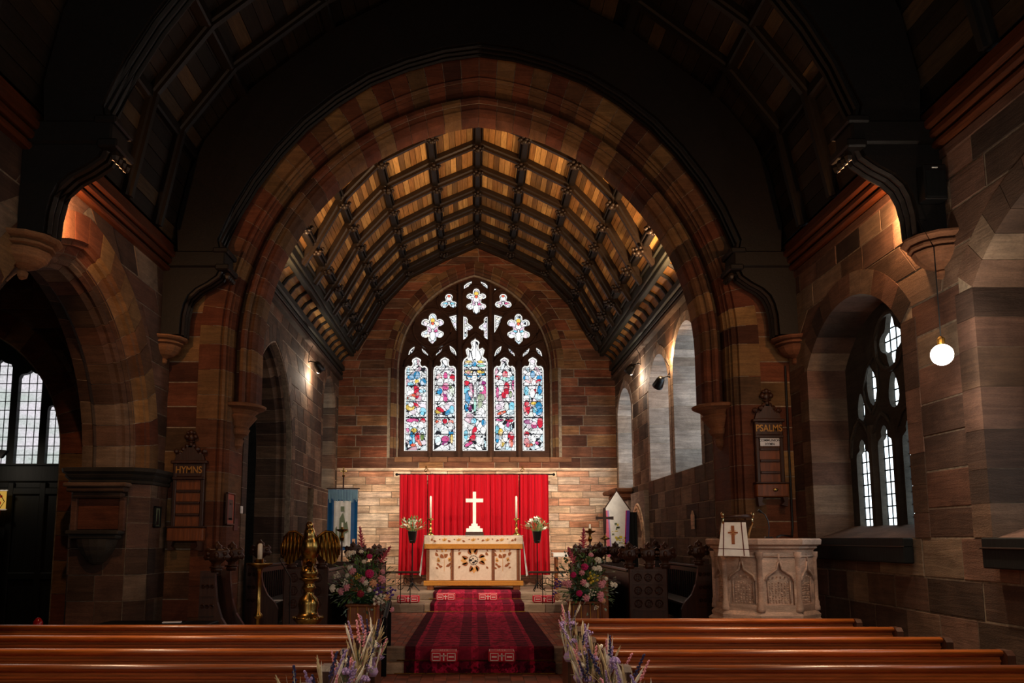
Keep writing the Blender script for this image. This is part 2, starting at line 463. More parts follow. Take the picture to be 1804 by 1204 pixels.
def ring(parent, fn, A, prof, n, mat, name='voussoir', sub=2, gap=.008, jamb=None, jh=(.28, .42), jname='jamb_stone', sides=(0, 1), seed=0):
    """prof: closed polygon of (offset from the opening, depth) swept round the arch in n stones, then down both jambs."""
    k = len(prof); out = []
    Lt = A.r * (2*A.a0 if A.seg else 2*math.acos(A.c/A.r))
    g = gap / Lt / 2
    for i in range(n):
        t0, t1 = i/n + g, (i+1)/n - g
        v = []
        for s_ in range(sub + 1):
            t = t0 + (t1-t0)*s_/sub
            for o, d in prof: u, z = A.pt(t, o); v.append(fn(u, z, d))
        f = [(a*k+j, a*k+(j+1) % k, (a+1)*k+(j+1) % k, (a+1)*k+j) for a in range(sub) for j in range(k)]
        f += [tuple(range(k)), tuple(range(sub*k, (sub+1)*k))]
        out.append((name, v, f))
    if jamb is not None:
        for sd in sides:
            z = A.zs
            while z > jamb + .05:
                h = R(*jh); zb = z - h
                if zb < jamb + .15: zb = jamb
                v = []
                for zz in (zb + gap/2, z - gap/2):
                    for o, d in prof:
                        u = A.cx - A.w - o if sd == 0 else A.cx + A.w + o
                        v.append(fn(u, zz, d))
                f = [(j, (j+1) % k, k+(j+1) % k, k+j) for j in range(k)] + [tuple(range(k)), tuple(range(k, 2*k))]
                out.append((jname, v, f)); z = zb
    cu_ = sum(p[0] for p in prof)/k; cd_ = sum(p[1] for p in prof)/k; bed = []
    for o, d in prof:
        q = math.hypot(cu_-o, cd_-d) or 1; bed.append((o + (cu_-o)/q*.010, d + (cd_-d)/q*.010))
    ts = [(t/(n*sub), None) for t in range(n*sub + 1)]
    if jamb is not None: ts = [(0, jamb)] * (0 in sides) + ts + [(1, jamb)] * (1 in sides)
    v = []
    for t, zz in ts:
        for o, d in bed:
            u, z = A.pt(t, o) if zz is None else ((A.cx - A.w - o if t == 0 else A.cx + A.w + o), zz)
            v.append(fn(u, z, d))
    MB().add(v, [(a*k+j, a*k+(j+1) % k, (a+1)*k+(j+1) % k, (a+1)*k+j) for a in range(len(ts)-1) for j in range(k)]).build('mortar_bed', M['mortar'], parent)
    for nm, v, f in out:
        mb = MB(); mb.add(v, f)
        mb.build(nm, mat, parent)
# ================================================================ THE SETTING
YA, YB, YE = 11.0, 11.95, 20.0          # chancel arch wall (front, back), east wall
HN, HC = 4.08, 3.3                      # half widths of nave and chancel
# ---- floors and steps
fl = struct('floor', MB().box(-9, 5, -8, 10.80, -.12, 0), M['mortar_dark'])
struct('floor_aisle', MB().box(-9, -3.3, 10.8, 16, -.12, 0), M['mortar_dark'])
struct('floor_side', MB().box(3.3, 5, 10.8, 12, -.12, 0), M['mortar_dark'])
items = []
for i in range(-10, 24):
    for j in range(0, 12):
        x = -1.0 + i*.152*1.0; y = 8.6 + j*.185
        if -1.1 < x < .95 or j > 7: items.append((prio((x, y, 0), .03), MB().box(x, x+.146, y, y+.179, -.01, .006)))
pieces(fl, 'floor_tile', items, M['tile_red'], 300, 'paving')
st = struct('chancel_step', MB().box(-HC+.0, HC, 10.80, 11.0, -.1, .12), M['mortar_dark'])
def blocks_row(parent, x0, x1, y0, y1, z0, z1, ln, mat, name='step_stone'):
    x = x0
    while x < x1 - .02:
        l = min(R(*ln), x1 - x)
        if x1 - x - l < .15: l = x1 - x
        MB().cbox(x+.004, x+l-.004, y0, y1, z0, z1, .008).build(name, mat, parent); x += l
M['stone_step'] = stone('step stone', ['#a8937c', '#8d7a68', '#c0a78a', '#7a6a5c'], .4)
blocks_row(st, -3.28, 3.28, 10.78, 11.0, 0, .135, (.4, .7), M['stone_step'])
st = struct('chancel_step', MB().box(-HC, HC, 11.0, 11.1, 0, .28), M['mortar_dark'])
blocks_row(st, -3.28, 3.28, 10.93, 11.15, .13, .3, (.35, .7), M['stone_step'])
cf = struct('chancel_floor', MB().box(-HC, HC, 11.0, 20.2, 0, .285), M['mortar_dark'])
items = []
for i in range(-26, 26):
    for j in range(0, 26):
        x = i*.1; y = 11.15 + j*.188
        if abs(x) < .84 and abs(x + .05) < .78: continue
        if abs(x) > 1.9: continue
        items.append((prio((x, y, .3), .02), MB().box(x+.002, x+.097, y, y+.182, .27, .3 + R(0, .002))))
pieces(cf, 'floor_tile', items, M['tile_red'], 300, 'paving')
for (y0, z0, z1) in ((16.05, .3, .45), (17.25, .45, .58)):
    s_ = struct('sanctuary_step', MB().box(-HC, HC, y0+.06, 20, z0-.02, z1-.01), M['mortar_dark'])
    blocks_row(s_, -HC+.01, HC-.01, y0, y0+.3, z0, z1, (.5, .8), M['stone_step'])
    MB().box(-HC, HC, y0+.3, 20, z1-.05, z1-.004).build('paving', M['stone_step'], s_)
struct('floor_west', MB().box(-9, 5, -8, -7.9, -.1, .0), M['mortar_dark'])

# ---- east wall with the great window
fe = on_east(YE)
AE = Arch(-.06, 1.92, 5.7, 2.42, 3.55)
def roof_half(z, P):                    # half width of a roof profile at height z
    for (x0, za), (x1, zb) in zip(P, P[1:]):
        if zb <= z <= za: return x0 + (x1-x0)*(za-z)/(za-zb)
    return P[-1][0]
RC = [(0, 8.85), (.82, 8.5), (1.68, 8.05), (2.32, 7.35), (2.76, 6.55), (2.98, 6.2), (3.3, 5.75), (3.3, 0)]
def side_e(z):
    if z > 8.8: return None
    h = roof_half(z, RC); return (-h, h)
we_o = [(-3.4, .2), (3.4, .2), (3.4, 5.8), (2.98, 6.4), (2.5, 7.3), (1.7, 8.2), (0, 9.0), (-1.7, 8.2), (-2.5, 7.3), (-2.98, 6.4), (-3.4, 5.8)]
we = struct('wall_east', MB().plate(we_o, [AE.outline(.02)], fe, -.002, .6), M['mortar'])
masonry(we, fe, -HC, HC, 3.27, 8.9, [AE], (.19, .27), (.35, .8), M['stone_east'], side=side_e, breaks=(3.55,), cap=250, hole_off=.14)
masonry(we, fe, -HC, HC, .58, 3.27, [], (.15, .19), (.35, .85), M['stone_pale'], prj=.012, cap=150)
ring(we, fe, AE, [(.0, -.012), (.23, -.012), (.23, .1), (.0, .1)], 30, M['stone_arch'])
ring(we, fe, AE, [(.0, .0), (.06, -.03), (.10, .03), (.10, .29), (-.11, .29), (-.10, .22), (-.06, .18), (-.05, .1), (-.01, .06)], 30, M['stone_arch'], 'moulding_stone', jamb=3.55, jh=(.2, .34))
items = []
x = -1.95
while x < 1.8:
    l = R(.4, .55); MB().cbox(x+.005, x+l-.005, YE-.03, YE+.27, 3.44, 3.56, .012).build('sill_stone', M['stone_corbel'], we); x += l
MB().prism([(-3.3, 3.23), (3.3, 3.23), (3.3, 3.3), (-3.3, 3.3)], fe, -.05, .02, inset=.02).build('string_course', M['stone_pale'], we)

# ---- great east window: tracery, glass
def wx(px, py): return ((px-835)*.01375 - .07, 3.74 + (795-py)*.0141)
def cr(cx, cy): return wx(690 + cx/6.013, 470 + cy/6.013)      # measured on an enlarged detail of the window
def foil(c, lobes, n=44):
    out = []
    for i in range(n):
        a = 2*PI*i/n; dx, dy = math.cos(a), math.sin(a); best = 3
        for lx, ly, r in lobes:
            b = lx*dx + ly*dy; q = b*b - (lx*lx + ly*ly - r*r)
            if q >= 0: best = max(best, b + math.sqrt(q))
        out.append(cr(c[0] + best*dx, c[1] + best*dy))
    return out
lights = []
def head_light(x0, x1, top_y, sh_y, bot=795):
    cx = (x0+x1)/2; w_ = (x1-x0)/2; tw = w_*.42
    hh = sh_y - top_y
    R_ = [(w_, bot), (w_, sh_y+8), (w_*.93, sh_y+3), (w_*.72, sh_y), (w_*.5, sh_y+1), (w_*.36, sh_y-1), (tw*.8, sh_y-hh*.3), (tw, sh_y-hh*.5), (tw*.85, sh_y-hh*.75), (tw*.4, sh_y-hh*.92), (0, top_y)]
    return [wx(cx + x, y) for x, y in R_] + [wx(cx - x, y) for x, y in reversed(R_[:-1])]
LX = [(712.5, 753.5), (763, 803.5), (815, 859), (870, 908.5), (920, 958.5)]
for i, (a, b) in enumerate(LX):
    if i == 2: continue
    lights.append(('light', head_light(a, b, 631, 646), i))
ch = [(22, 795), (22, 640), (20, 634), (14, 630), (16, 624), (17, 618), (13, 614), (7, 617), (6, 612), (8.5, 606), (6, 602), (2, 600), (0, 597)]
lights.append(('light', [wx(837+x, y) for x, y in ch] + [wx(837-x, y) for x, y in reversed(ch[:-1])], 2))
six = [(0, 0, 60), (-75, -60, 47), (75, -60, 47), (-75, 60, 47), (75, 60, 47), (0, -125, 42)]
def sixf(cx, cy):
    o = foil((cx, cy), six + [(0, 105, 45)])
    return o
for c in ((428, 665), (1350, 670), (897, 375)): 
    s = .88 if c[0] == 897 else 1
    lights.append(('tracery_light', foil(c, [(x*s, y*s, r*s) for x, y, r in six + [(0, 110, 46), (0, 150, 22)]]), 9))
for cx in (602, 1187): lights.append(('tracery_light', foil((cx, 378), [(0, 0, 40), (0, -50, 42), (-48, 30, 42), (48, 30, 42)]), 9))
def poly(*p): return [cr(*q) for q in p]
def vesica(x0, y0, x1, y1, b, n=7):
    out = []
    dx, dy = x1-x0, y1-y0; L = math.hypot(dx, dy); nx, ny = -dy/L, dx/L
    for s_ in (1, -1):
        for i in range(n):
            t = i/n if s_ == 1 else 1 - i/n
            out.append(cr(x0+dx*t + nx*s_*b*math.sin(PI*t), y0+dy*t + ny*s_*b*math.sin(PI*t)))
    return out
for (x0, y0, x1, y1) in ((240, 852, 170, 958), (310, 848, 382, 960), (540, 842, 464, 962), (612, 845, 686, 962), (1166, 848, 1090, 966), (1236, 850, 1308, 968), (1466, 862, 1392, 970), (1534, 865, 1600, 970)):
    lights.append(('tracery_light', vesica(x0, y0, x1, y1, 22), 9))
lights.append(('tracery_light', poly((764, 245), (764, 198), (800, 168), (852, 148), (845, 185), (815, 218)), 9))
lights.append(('tracery_light', poly((1022, 245), (1022, 202), (992, 172), (938, 150), (950, 185), (980, 218)), 9))
lights.append(('tracery_light', poly((672, 246), (702, 224), (704, 258)), 9))
lights.append(('tracery_light', poly((1118, 250), (1096, 228), (1094, 258)), 9))
lights.append(('tracery_light', poly((602, 535), (696, 512), (696, 718), (660, 660)), 9))
lights.append(('tracery_light', poly((1184, 540), (1090, 512), (1090, 718), (1130, 650)), 9))
for m_ in (1, -1):
    f_ = lambda x: 891 + m_*(x - 891)
    P_ = [(758, 530), (790, 540), (806, 565), (802, 598), (830, 620), (855, 640), (856, 668), (835, 688), (806, 690), (800, 715), (806, 740), (795, 770), (758, 792)]
    lights.append(('tracery_light', poly(*[(f_(x), y) for x, y in P_]), 9))
win = thing('window_1', 'great five-light east window of stained glass with stone tracery', 'window', (0, 0, 0)); win['kind'] = 'structure'
M['tracery'] = stone('tracery stone', ['#4a3226', '#54392a'], .4)
fo = on_east(YE)
plate_o = AE.outline(-.08, 20, 3.58)
MB().plate(plate_o, [o for _, o, _ in lights], fo, .30, .42).build('tracery', M['tracery'], win)
# mullions and raised mouldings in front of the plate
for a, b in ((753.5, 763), (803.5, 815), (859, 870), (908.5, 920)):
    x0 = wx(a, 700)[0]; x1 = wx(b, 700)[0]; c = (x0+x1)/2; hw = (x1-x0)/2
    top = 640 if a in (753.5, 908.5) else (480 if False else 500)
    zt = wx(0, top)[1] if a in (753.5, 908.5) else wx(0, 505)[1]
    m = MB(); v = [(c-hw, .31), (c-hw*.35, .2), (c+hw*.35, .2), (c+hw, .31)]
    n = len(v); m.add([(x, YE+d, 3.58) for x, d in v] + [(x, YE+d, zt) for x, d in v], [(i, (i+1) % n, n+(i+1) % n, n+i) for i in range(n)] + [(0, 1, 2, 3), (4, 5, 6, 7)])
    m.build('mullion', M['tracery'], win)
def trim_ring(px, py, r, parent=win):
    c = cr(px, py); pts = [(c[0] + r*.00229*math.cos(a), YE+.29, c[1] + r*.00234*math.sin(a)) for a in [2*PI*i/28 for i in range(28)]]
    MB().tube(pts, .026, 6, closed=True).build('tracery_moulding', M['tracery'], parent, True)
for c in ((428, 665, 205), (1350, 670, 205), (897, 375, 165), (602, 375, 125), (1187, 375, 125)): trim_ring(*c)
def trim(pts, r=.026, parent=win):
    MB().tube([(cr(*p)[0], YE+.29, cr(*p)[1]) for p in pts], r, 6).build('tracery_moulding', M['tracery'], parent, True)
for cx, hw, yb, yt in ((270, 150, 1080, 935), (572, 140, 1080, 935), (1203, 140, 1085, 940), (1500, 140, 1085, 945)):
    for s in (1, -1): trim([(cx+s*hw, yb), (cx+s*hw*.9, yb-60), (cx+s*hw*.55, yb-110), (cx+s*hw*.2, yb-150), (cx, yt-25)])
for s in (1, -1): trim([(888+s*160, 950), (888+s*145, 880), (888+s*90, 800), (888+s*30, 745), (888, 720)])
for cx in (425, 1350):
    for s in (1, -1): trim([(cx, 985), (cx+s*70, 900), (cx+s*160, 840), (cx+s*260, 800)])
# stained glass: each light a painted leaded pane that daylight comes through
def glass_paint(kind, idx, X, Y, outline=None, GX=None, GZ=None):
    """X, Y in pixels of an enlarged detail; returns colours of the glass, leads dark"""
    n = X.shape; rng = np.random.RandomState(40 + idx)
    Wt = np.array([1.0, 1.0, 1.0])
    col = np.ones(n + (3,)) * Wt
    pal = {'w': (1, 1, 1), 'b': (.04, .32, .62), 'c': (.25, .68, .85), 'r': (.72, .03, .06), 'o': (.85, .15, .08), 'p': (.75, .12, .32), 'y': (.9, .62, .12),
           'g': (.22, .32, .10), 'm': (.35, .05, .22), 'k': (.05, .06, .08), 'e': (.85, .93, .8), 'l': (.85, .6, .75), 'n': (.35, .75, .6), 't': (.75, .9, .95)}
    # background tessera tints
    px = rng.rand(70, 2) * [300, 1100]
    if idx < 9:
        px[:, 0] += X.min(); d = ((X[..., None]-px[:, 0])**2 + (Y[..., None]-px[:, 1])**2)
        o = np.argsort(d, axis=-1)[..., :2]; i0 = o[..., 0]
        d0 = np.sqrt(np.take_along_axis(d, o, -1)); edge = (d0[..., 1] - d0[..., 0]) < 5
        tint = np.array([pal[k] for k in rng.choice(list('wwwwwwetlctwwp'), 70)]) * .5 + .5
        col = tint[i0]
    else:
        edge = np.zeros(n, bool)
    def ell(c, x, y, a, b, rot=0):
        q = math.radians(rot); dx = X - x; dy = Y - y
        u = dx*math.cos(q) + dy*math.sin(q); v = -dx*math.sin(q) + dy*math.cos(q)
        e = (u/a)**2 + (v/b)**2; m = e < 1
        col[m] = pal[c]; rim = (e >= 1) & (e < (1 + 4.0/min(a, b))**2); edge[m] &= False; edge[rim] = True
    for s in SHAPES.get(idx, []): ell(*s)
    if idx < 9:
        q = rng.rand(130, 2) * [300, 1100]; q[:, 0] += X.min()
        d = np.stack([(X - u)**2 + (Y - v)**2 for u, v in q], -1); o2 = np.argpartition(d, 1, axis=-1)[..., :2]
        dd = np.sqrt(np.take_along_axis(d, o2, -1)); first = np.take_along_axis(o2, dd.argmin(-1)[..., None], -1)[..., 0]
        k = rng.choice([0, 0, 0, .12, .3, .6], 130)[first][..., None]; dk = rng.choice([1, 1, 1, .85, .7], 130)[first][..., None]
        col[:] = (col*dk)*(1-k) + k; edge |= abs(dd[..., 1] - dd[..., 0]) < 2.4
    if idx < 9:
        for yl in (155, 220, 340, 525, 712, 905):
            edge |= abs(Y - yl) < (5 if yl in (155, 712) else 3)
    else:
        q = np.stack([rng.uniform(X.min(), X.max(), 46), rng.uniform(Y.min(), Y.max(), 46)], 1)
        d = np.sort(np.sqrt((X[..., None]-q[:, 0])**2 + (Y[..., None]-q[:, 1])**2), -1)
        i0 = np.argmin((X[..., None]-q[:, 0])**2 + (Y[..., None]-q[:, 1])**2, -1)
        tt = np.array([(1, 1, 1), (1, 1, 1), (1, 1, 1), (.96, .9, .78), (.86, .78, .92), (.95, .8, .84), (.72, .86, .95), (.9, .93, .9)])[rng.randint(0, 8, 46)]
        col = tt[i0]; edge |= (d[..., 1]-d[..., 0]) < 3.0
        if outline is not None and np.ptp(X) > 170:                # a robed figure in the cusped lights
            cx, cy = X.mean(), Y.mean()
            for c, x, y, a_, b_, r_ in (('w', 0, 0, 30, 75, 0), ('w', 0, 60, 26, 60, 0), ('y', 0, -95, 22, 22, 0), ('l', -45, -10, 34, 14, 35), ('l', 45, -10, 34, 14, -35), ('c' if idx % 2 else 'l', -40, 15, 26, 10, 20), ('c' if idx % 2 else 'p', 42, 15, 26, 10, -20), ('o', 0, -62, 14, 15, 0)): ell(c, cx+x, cy+y, a_, b_, r_)
    if outline is not None:                                        # pale border set off by a lead line
        o_ = np.array(outline); p2 = np.roll(o_, -1, 0); D = np.full(n, 1e9)
        for (ax, ay), (bx_, by_) in zip(o_, p2):
            L2 = (bx_-ax)**2 + (by_-ay)**2 + 1e-12; t_ = np.clip(((GX-ax)*(bx_-ax) + (GZ-ay)*(by_-ay))/L2, 0, 1)
            D = np.minimum(D, np.hypot(GX-ax-t_*(bx_-ax), GZ-ay-t_*(by_-ay)))
        w_b = .036 if idx < 9 else .026
        inb = D < w_b; col[inb] = (.98, .96, .9); edge[inb] = (abs((X[inb] + Y[inb]) % 58) < 3) if idx < 9 else False
        edge |= abs(D - w_b) < .0052
    col[edge] = (.02, .02, .025)
    return col
SHAPES = {
 0: [('b',160,240,45,32),('b',300,300,35,45),('c',150,320,35,20),('b',225,215,38,42),('y',225,290,22,22),('r',220,360,30,45),('r',225,430,34,62,10),('o',165,465,55,25,-25),('c',290,400,40,22),('e',170,490,40,22),
     ('y',150,590,50,40),('r',215,565,42,18,35),('w',160,560,30,25),('c',300,640,38,42),('p',180,745,70,22),('r',300,750,30,30),('w',205,790,42,34),('w',280,800,35,40),('y',197,860,30,26),('p',120,860,18,26),('b',165,955,20,75,5),('c',195,960,14,60),('r',235,940,26,50),('o',262,1000,16,42,-30),('g',295,930,20,45),('o',190,1030,30,16)],
 1: [('r',490,240,32,38),('r',645,250,30,42),('p',565,220,22,36),('w',500,300,38,50),('w',625,300,30,40),('p',565,350,36,46),('b',495,405,32,34),('m',565,430,28,42),('p',565,500,24,36),('e',640,400,30,60),('g',625,340,14,30),
     ('y',480,640,34,26),('r',505,620,46,20,30),('b',600,650,46,24,-40),('c',640,620,26,46),('o',485,765,34,28),('r',560,755,26,26),('o',630,765,30,26),('w',490,800,34,32),('w',625,810,40,40),('b',628,890,30,26),('w',560,880,44,34),('p',565,960,44,34),('m',560,1010,40,22),('y',640,960,16,50),('t',480,980,34,50)],
 2: [('y',835,60,40,14),('y',985,60,40,14),('c',830,105,48,14),('n',985,105,48,12),('b',905,85,24,26),('y',840,170,46,28),('o',840,185,20,16),('b',835,222,48,12,20),('y',985,170,44,28),('b',990,215,44,14,-20),('r',815,310,34,26),('m',1000,310,40,26),('p',860,400,36,90),('p',1010,420,40,90),
     ('w',905,140,60,24),('w',908,260,28,90),('w',915,420,16,100),('c',820,400,34,58),('b',830,480,32,80,4),('l',860,440,20,40,-30),('b',815,590,20,50),('m',855,600,18,34),('w',985,370,32,40),('g',985,480,42,44),('g',970,560,26,58,12),('n',915,580,14,90),('w',985,640,40,40),
     ('c',900,750,30,30),('b',1015,770,24,34),('r',905,870,24,52,18),('r',880,960,30,62,25),('p',840,1020,50,18,-25),('c',800,930,26,70,10),('m',955,900,18,22),('w',965,960,36,80),('w',1010,860,30,40)],
 3: [('r',1185,245,28,22),('r',1270,210,30,44),('n',1268,260,26,22),('w',1215,330,44,60),('r',1290,350,30,50),('r',1270,430,38,58,20),('p',1180,420,16,60),('p',1370,330,18,60),('c',1355,250,28,26),('g',1335,440,16,34),('w',1310,500,30,24),
     ('l',1190,590,34,34),('c',1350,580,36,46),('o',1230,655,50,16,-20),('t',1330,650,44,30),('p',1200,740,40,16),('r',1320,745,42,18),('w',1225,800,40,40),('p',1300,790,18,32),('c',1175,860,20,60),('b',1175,950,20,50),('y',1215,880,26,40),('y',1240,1000,22,52,15),('w',1270,930,30,60),('r',1335,930,34,54),('o',1335,1010,26,42)],
 4: [('b',1520,250,34,28),('b',1680,250,36,30),('b',1598,210,28,40),('r',1540,290,36,14,25),('r',1660,285,34,14,-25),('o',1590,290,20,30),('w',1610,330,26,60),('r',1615,420,16,40,20),('w',1590,430,30,50),('c',1520,400,26,50),('b',1680,390,26,50),('w',1520,480,34,28),
     ('r',1525,600,36,82),('r',1530,560,30,30),('y',1610,545,36,18),('b',1665,610,44,78),('c',1615,620,24,34),('m',1540,760,50,24),('r',1680,770,30,60),('p',1610,800,34,40),('w',1640,880,70,46),('r',1520,900,30,30),('r',1520,1000,32,50),('o',1560,1030,40,18,-20),('w',1600,960,30,60),('p',1650,1010,30,18,30)]}
gm = NT('stained glass lit from outside'); at = gm.n('ShaderNodeAttribute', attribute_name='paint'); e = gm.n('ShaderNodeEmission'); e.inputs[1].default_value = 1.12
gm.l(at.outputs['Color'], e.inputs[0]); gm.l(e.outputs[0], gm.out.inputs[0])
for gi, (nm, o, idx) in enumerate(lights):
    x0 = min(p[0] for p in o) - .03; x1 = max(p[0] for p in o) + .03; z0 = min(p[1] for p in o) - .03; z1 = max(p[1] for p in o) + .03
    x0 += .0; cell = .0095 if idx < 9 else .009
    nx = max(6, int((x1-x0)/cell)); nz = max(6, int((z1-z0)/cell))
    xs = np.linspace(x0, x1, nx+1); zs = np.linspace(z0, z1, nz+1)
    gx, gz = np.meshgrid(xs, zs); v = np.stack([gx, np.full_like(gx, YE + .425 + gi*.0002), gz], -1).reshape(-1, 3)
    ii = np.arange(nx); jj = np.arange(nz); I, J = np.meshgrid(ii, jj)
    a = (J*(nx+1) + I).ravel(); f = np.stack([a, a+1, a+nx+2, a+nx+1], 1)
    me = bpy.data.meshes.new('glass'); me.vertices.add(len(v)); me.vertices.foreach_set('co', v.ravel())
    me.loops.add(f.size); me.loops.foreach_set('vertex_index', f.ravel().astype(np.int32))
    me.polygons.add(len(f)); me.polygons.foreach_set('loop_start', np.arange(0, f.size, 4, dtype=np.int32))
    me.update(calc_edges=True)
    mx = (xs[:-1]+xs[1:])/2; mz = (zs[:-1]+zs[1:])/2; gx, gz = np.meshgrid(mx, mz)
    PX = (gx + .07)/.01375 + 835; PY = 795 - (gz - 3.74)/.0141
    if idx < 9: X = (PX-700)*6.68; Y = (PY-630)*6.68
    else: X = (PX-690)*6.013; Y = (PY-470)*6.013
    col = glass_paint(nm, idx if idx < 9 else 9 + gi, X, Y, o, gx, gz)
    at_ = me.attributes.new('paint', 'FLOAT_COLOR', 'CORNER')
    c4 = np.concatenate([col.reshape(-1, 3), np.ones((nx*nz, 1))], 1).repeat(4, 0)
    at_.data.foreach_set('color', c4.ravel().astype(np.float32))
    me.materials.append(gm.mat); link('glass_light', me, win)
# iron saddle bars
struct('wall_beyond', MB().box(-3.4, 3.4, 21.2, 21.3, 0, 9), M['mortar_dark'])

# ---- chancel arch wall
fa = on_east(YA)
AC = Arch(0, 3.05, 4.2, 3.44, -1)
nave_top = [(-4.2, 5.4), (-3.85, 6.8), (-3.2, 7.75), (-2.0, 8.8), (0, 9.9), (2.0, 8.8), (3.2, 7.75), (3.85, 6.8), (4.2, 5.4)]
RN = [(0, 9.6), (2.0, 8.55), (3.15, 7.62), (3.78, 6.75), (4.02, 5.5), (4.08, 5.0), (4.08, 0)]
outer = [(-4.7, 0)] + [(-4.7, 5.4)] + nave_top + [(4.7, 5.4), (4.7, 0), (3.47, 0), ] + [ (u, z) for u, z in reversed([AC.pt(i/40, .42) for i in range(41)])] + [(-3.47, 0)]
wa = struct('wall_chancel_arch', MB().plate(outer, [], fa, -.002, .93), M['mortar'])
def side_a(z):
    if z > 9.3: return None
    h = roof_half(z, RN); return (-h - .02, h + .02)
masonry(wa, fa, -HN, HN, 0, 9.3, [AC], (.27, .36), (.4, .85), M['stone_arch'], side=side_a, cap=200, hole_off=.48)
ring(wa, fa, AC, [(.64, -.014), (.37, -.014), (.36, .03), (.325, .0), (.295, .03), (.32, .08), (.275, .10), (.29, .15), (.25, .20), (.25, .935), (.64, .935)], 46, M['stone_arch'], jamb=0, jh=(.3, .46))
# inner moulded order, ending on corbels
ring(wa, fa, AC, [(.27, .38), (.205, .38), (.195, .30), (.165, .24), (.125, .235), (.10, .28), (.12, .33), (.07, .35), (.04, .34), (.01, .39), (.035, .44), (0, .50), (0, .80), (.06, .86), (.27, .86)], 40, M['stone_arch'], 'moulding_stone', sub=2, jamb=3.46, jh=(.3, .5))
M['corb'] = M['stone_arch']
for s in (-1, 1):                       # moulded corbels of the inner order
    m = MB(); cx = s*3.33; cy = YA + .53
    prof = [(.03, -.62), (.10, -.56), (.12, -.48), (.09, -.46), (.17, -.40), (.20, -.34), (.17, -.32), (.25, -.22), (.29, -.17), (.25, -.14), (.31, -.09), (.40, -.05), (.41, -.02), (.36, 0)]
    m.lathe(prof, (cx, cy, 3.46), 10, a0=PI/2 if s > 0 else -PI/2, a1=PI*1.5 if s > 0 else PI/2)
    m.build('arch_corbel', M['stone_corbel'], wa)

# ---- stone corbels under the roof trusses: built with the walls
def wall_corbel(x, y, zt, s, sc=1.0):
    m = MB()
    prof = [(.02, -.56), (.06, -.53), (.07, -.46), (.05, -.43), (.16, -.37), (.23, -.29), (.26, -.21), (.27, -.19), (.22, -.18), (.22, -.16), (.30, -.14), (.30, -.11), (.25, -.10), (.25, -.08), (.33, -.06), (.36, -.03), (.36, 0), (.2, .005)]
    m.lathe([(r*sc, z*sc*.72) for r, z in prof], (x, y, zt), 6, a0=(PI/2 if s > 0 else -PI/2), a1=(PI*1.5 if s > 0 else PI/2))
    return m

# ---- right nave wall with two windows
fr = on_right(HN)
W1 = Arch(9.22, 1.17, 3.72, .58, 1.66, True); W2 = Arch(5.68, 1.17, 3.72, .58, 1.66, True)
wr = struct('wall_right', MB().plate([(-8, 0), (11.0, 0), (11.0, 5.4), (-8, 5.4)], [W1.outline(.004), W2.outline(.004)], fr, -.002, .8), M['mortar_dark'])
masonry(wr, fr, 3.4, YA-.01, 0, 5.06, [W1, W2], (.26, .36), (.45, .95), M['stone_nave'], breaks=(1.66,), cap=260, hole_off=.12)
for W in (W1, W2):
    ring(wr, fr, W, [(0, -.014), (.26, -.014), (.26, .3), (.26, .56), (-.0, .56), (0, .06)], 11, M['stone_nave'], jamb=1.66, jh=(.24, .36), gap=.004)
MB().box(HN-.03, HN+.02, -8, YA, 4.98, 5.06).build('wall_plate_stone', M['stone_nave'], wr)
sky_mat = emit('bright overcast sky through leaded glass', (.80, .93, 1.0, 1), 3.0)
sky_mat2 = emit('obscured glass lit from outside', (.80, .88, .90, 1), .95)
lead = M['iron']
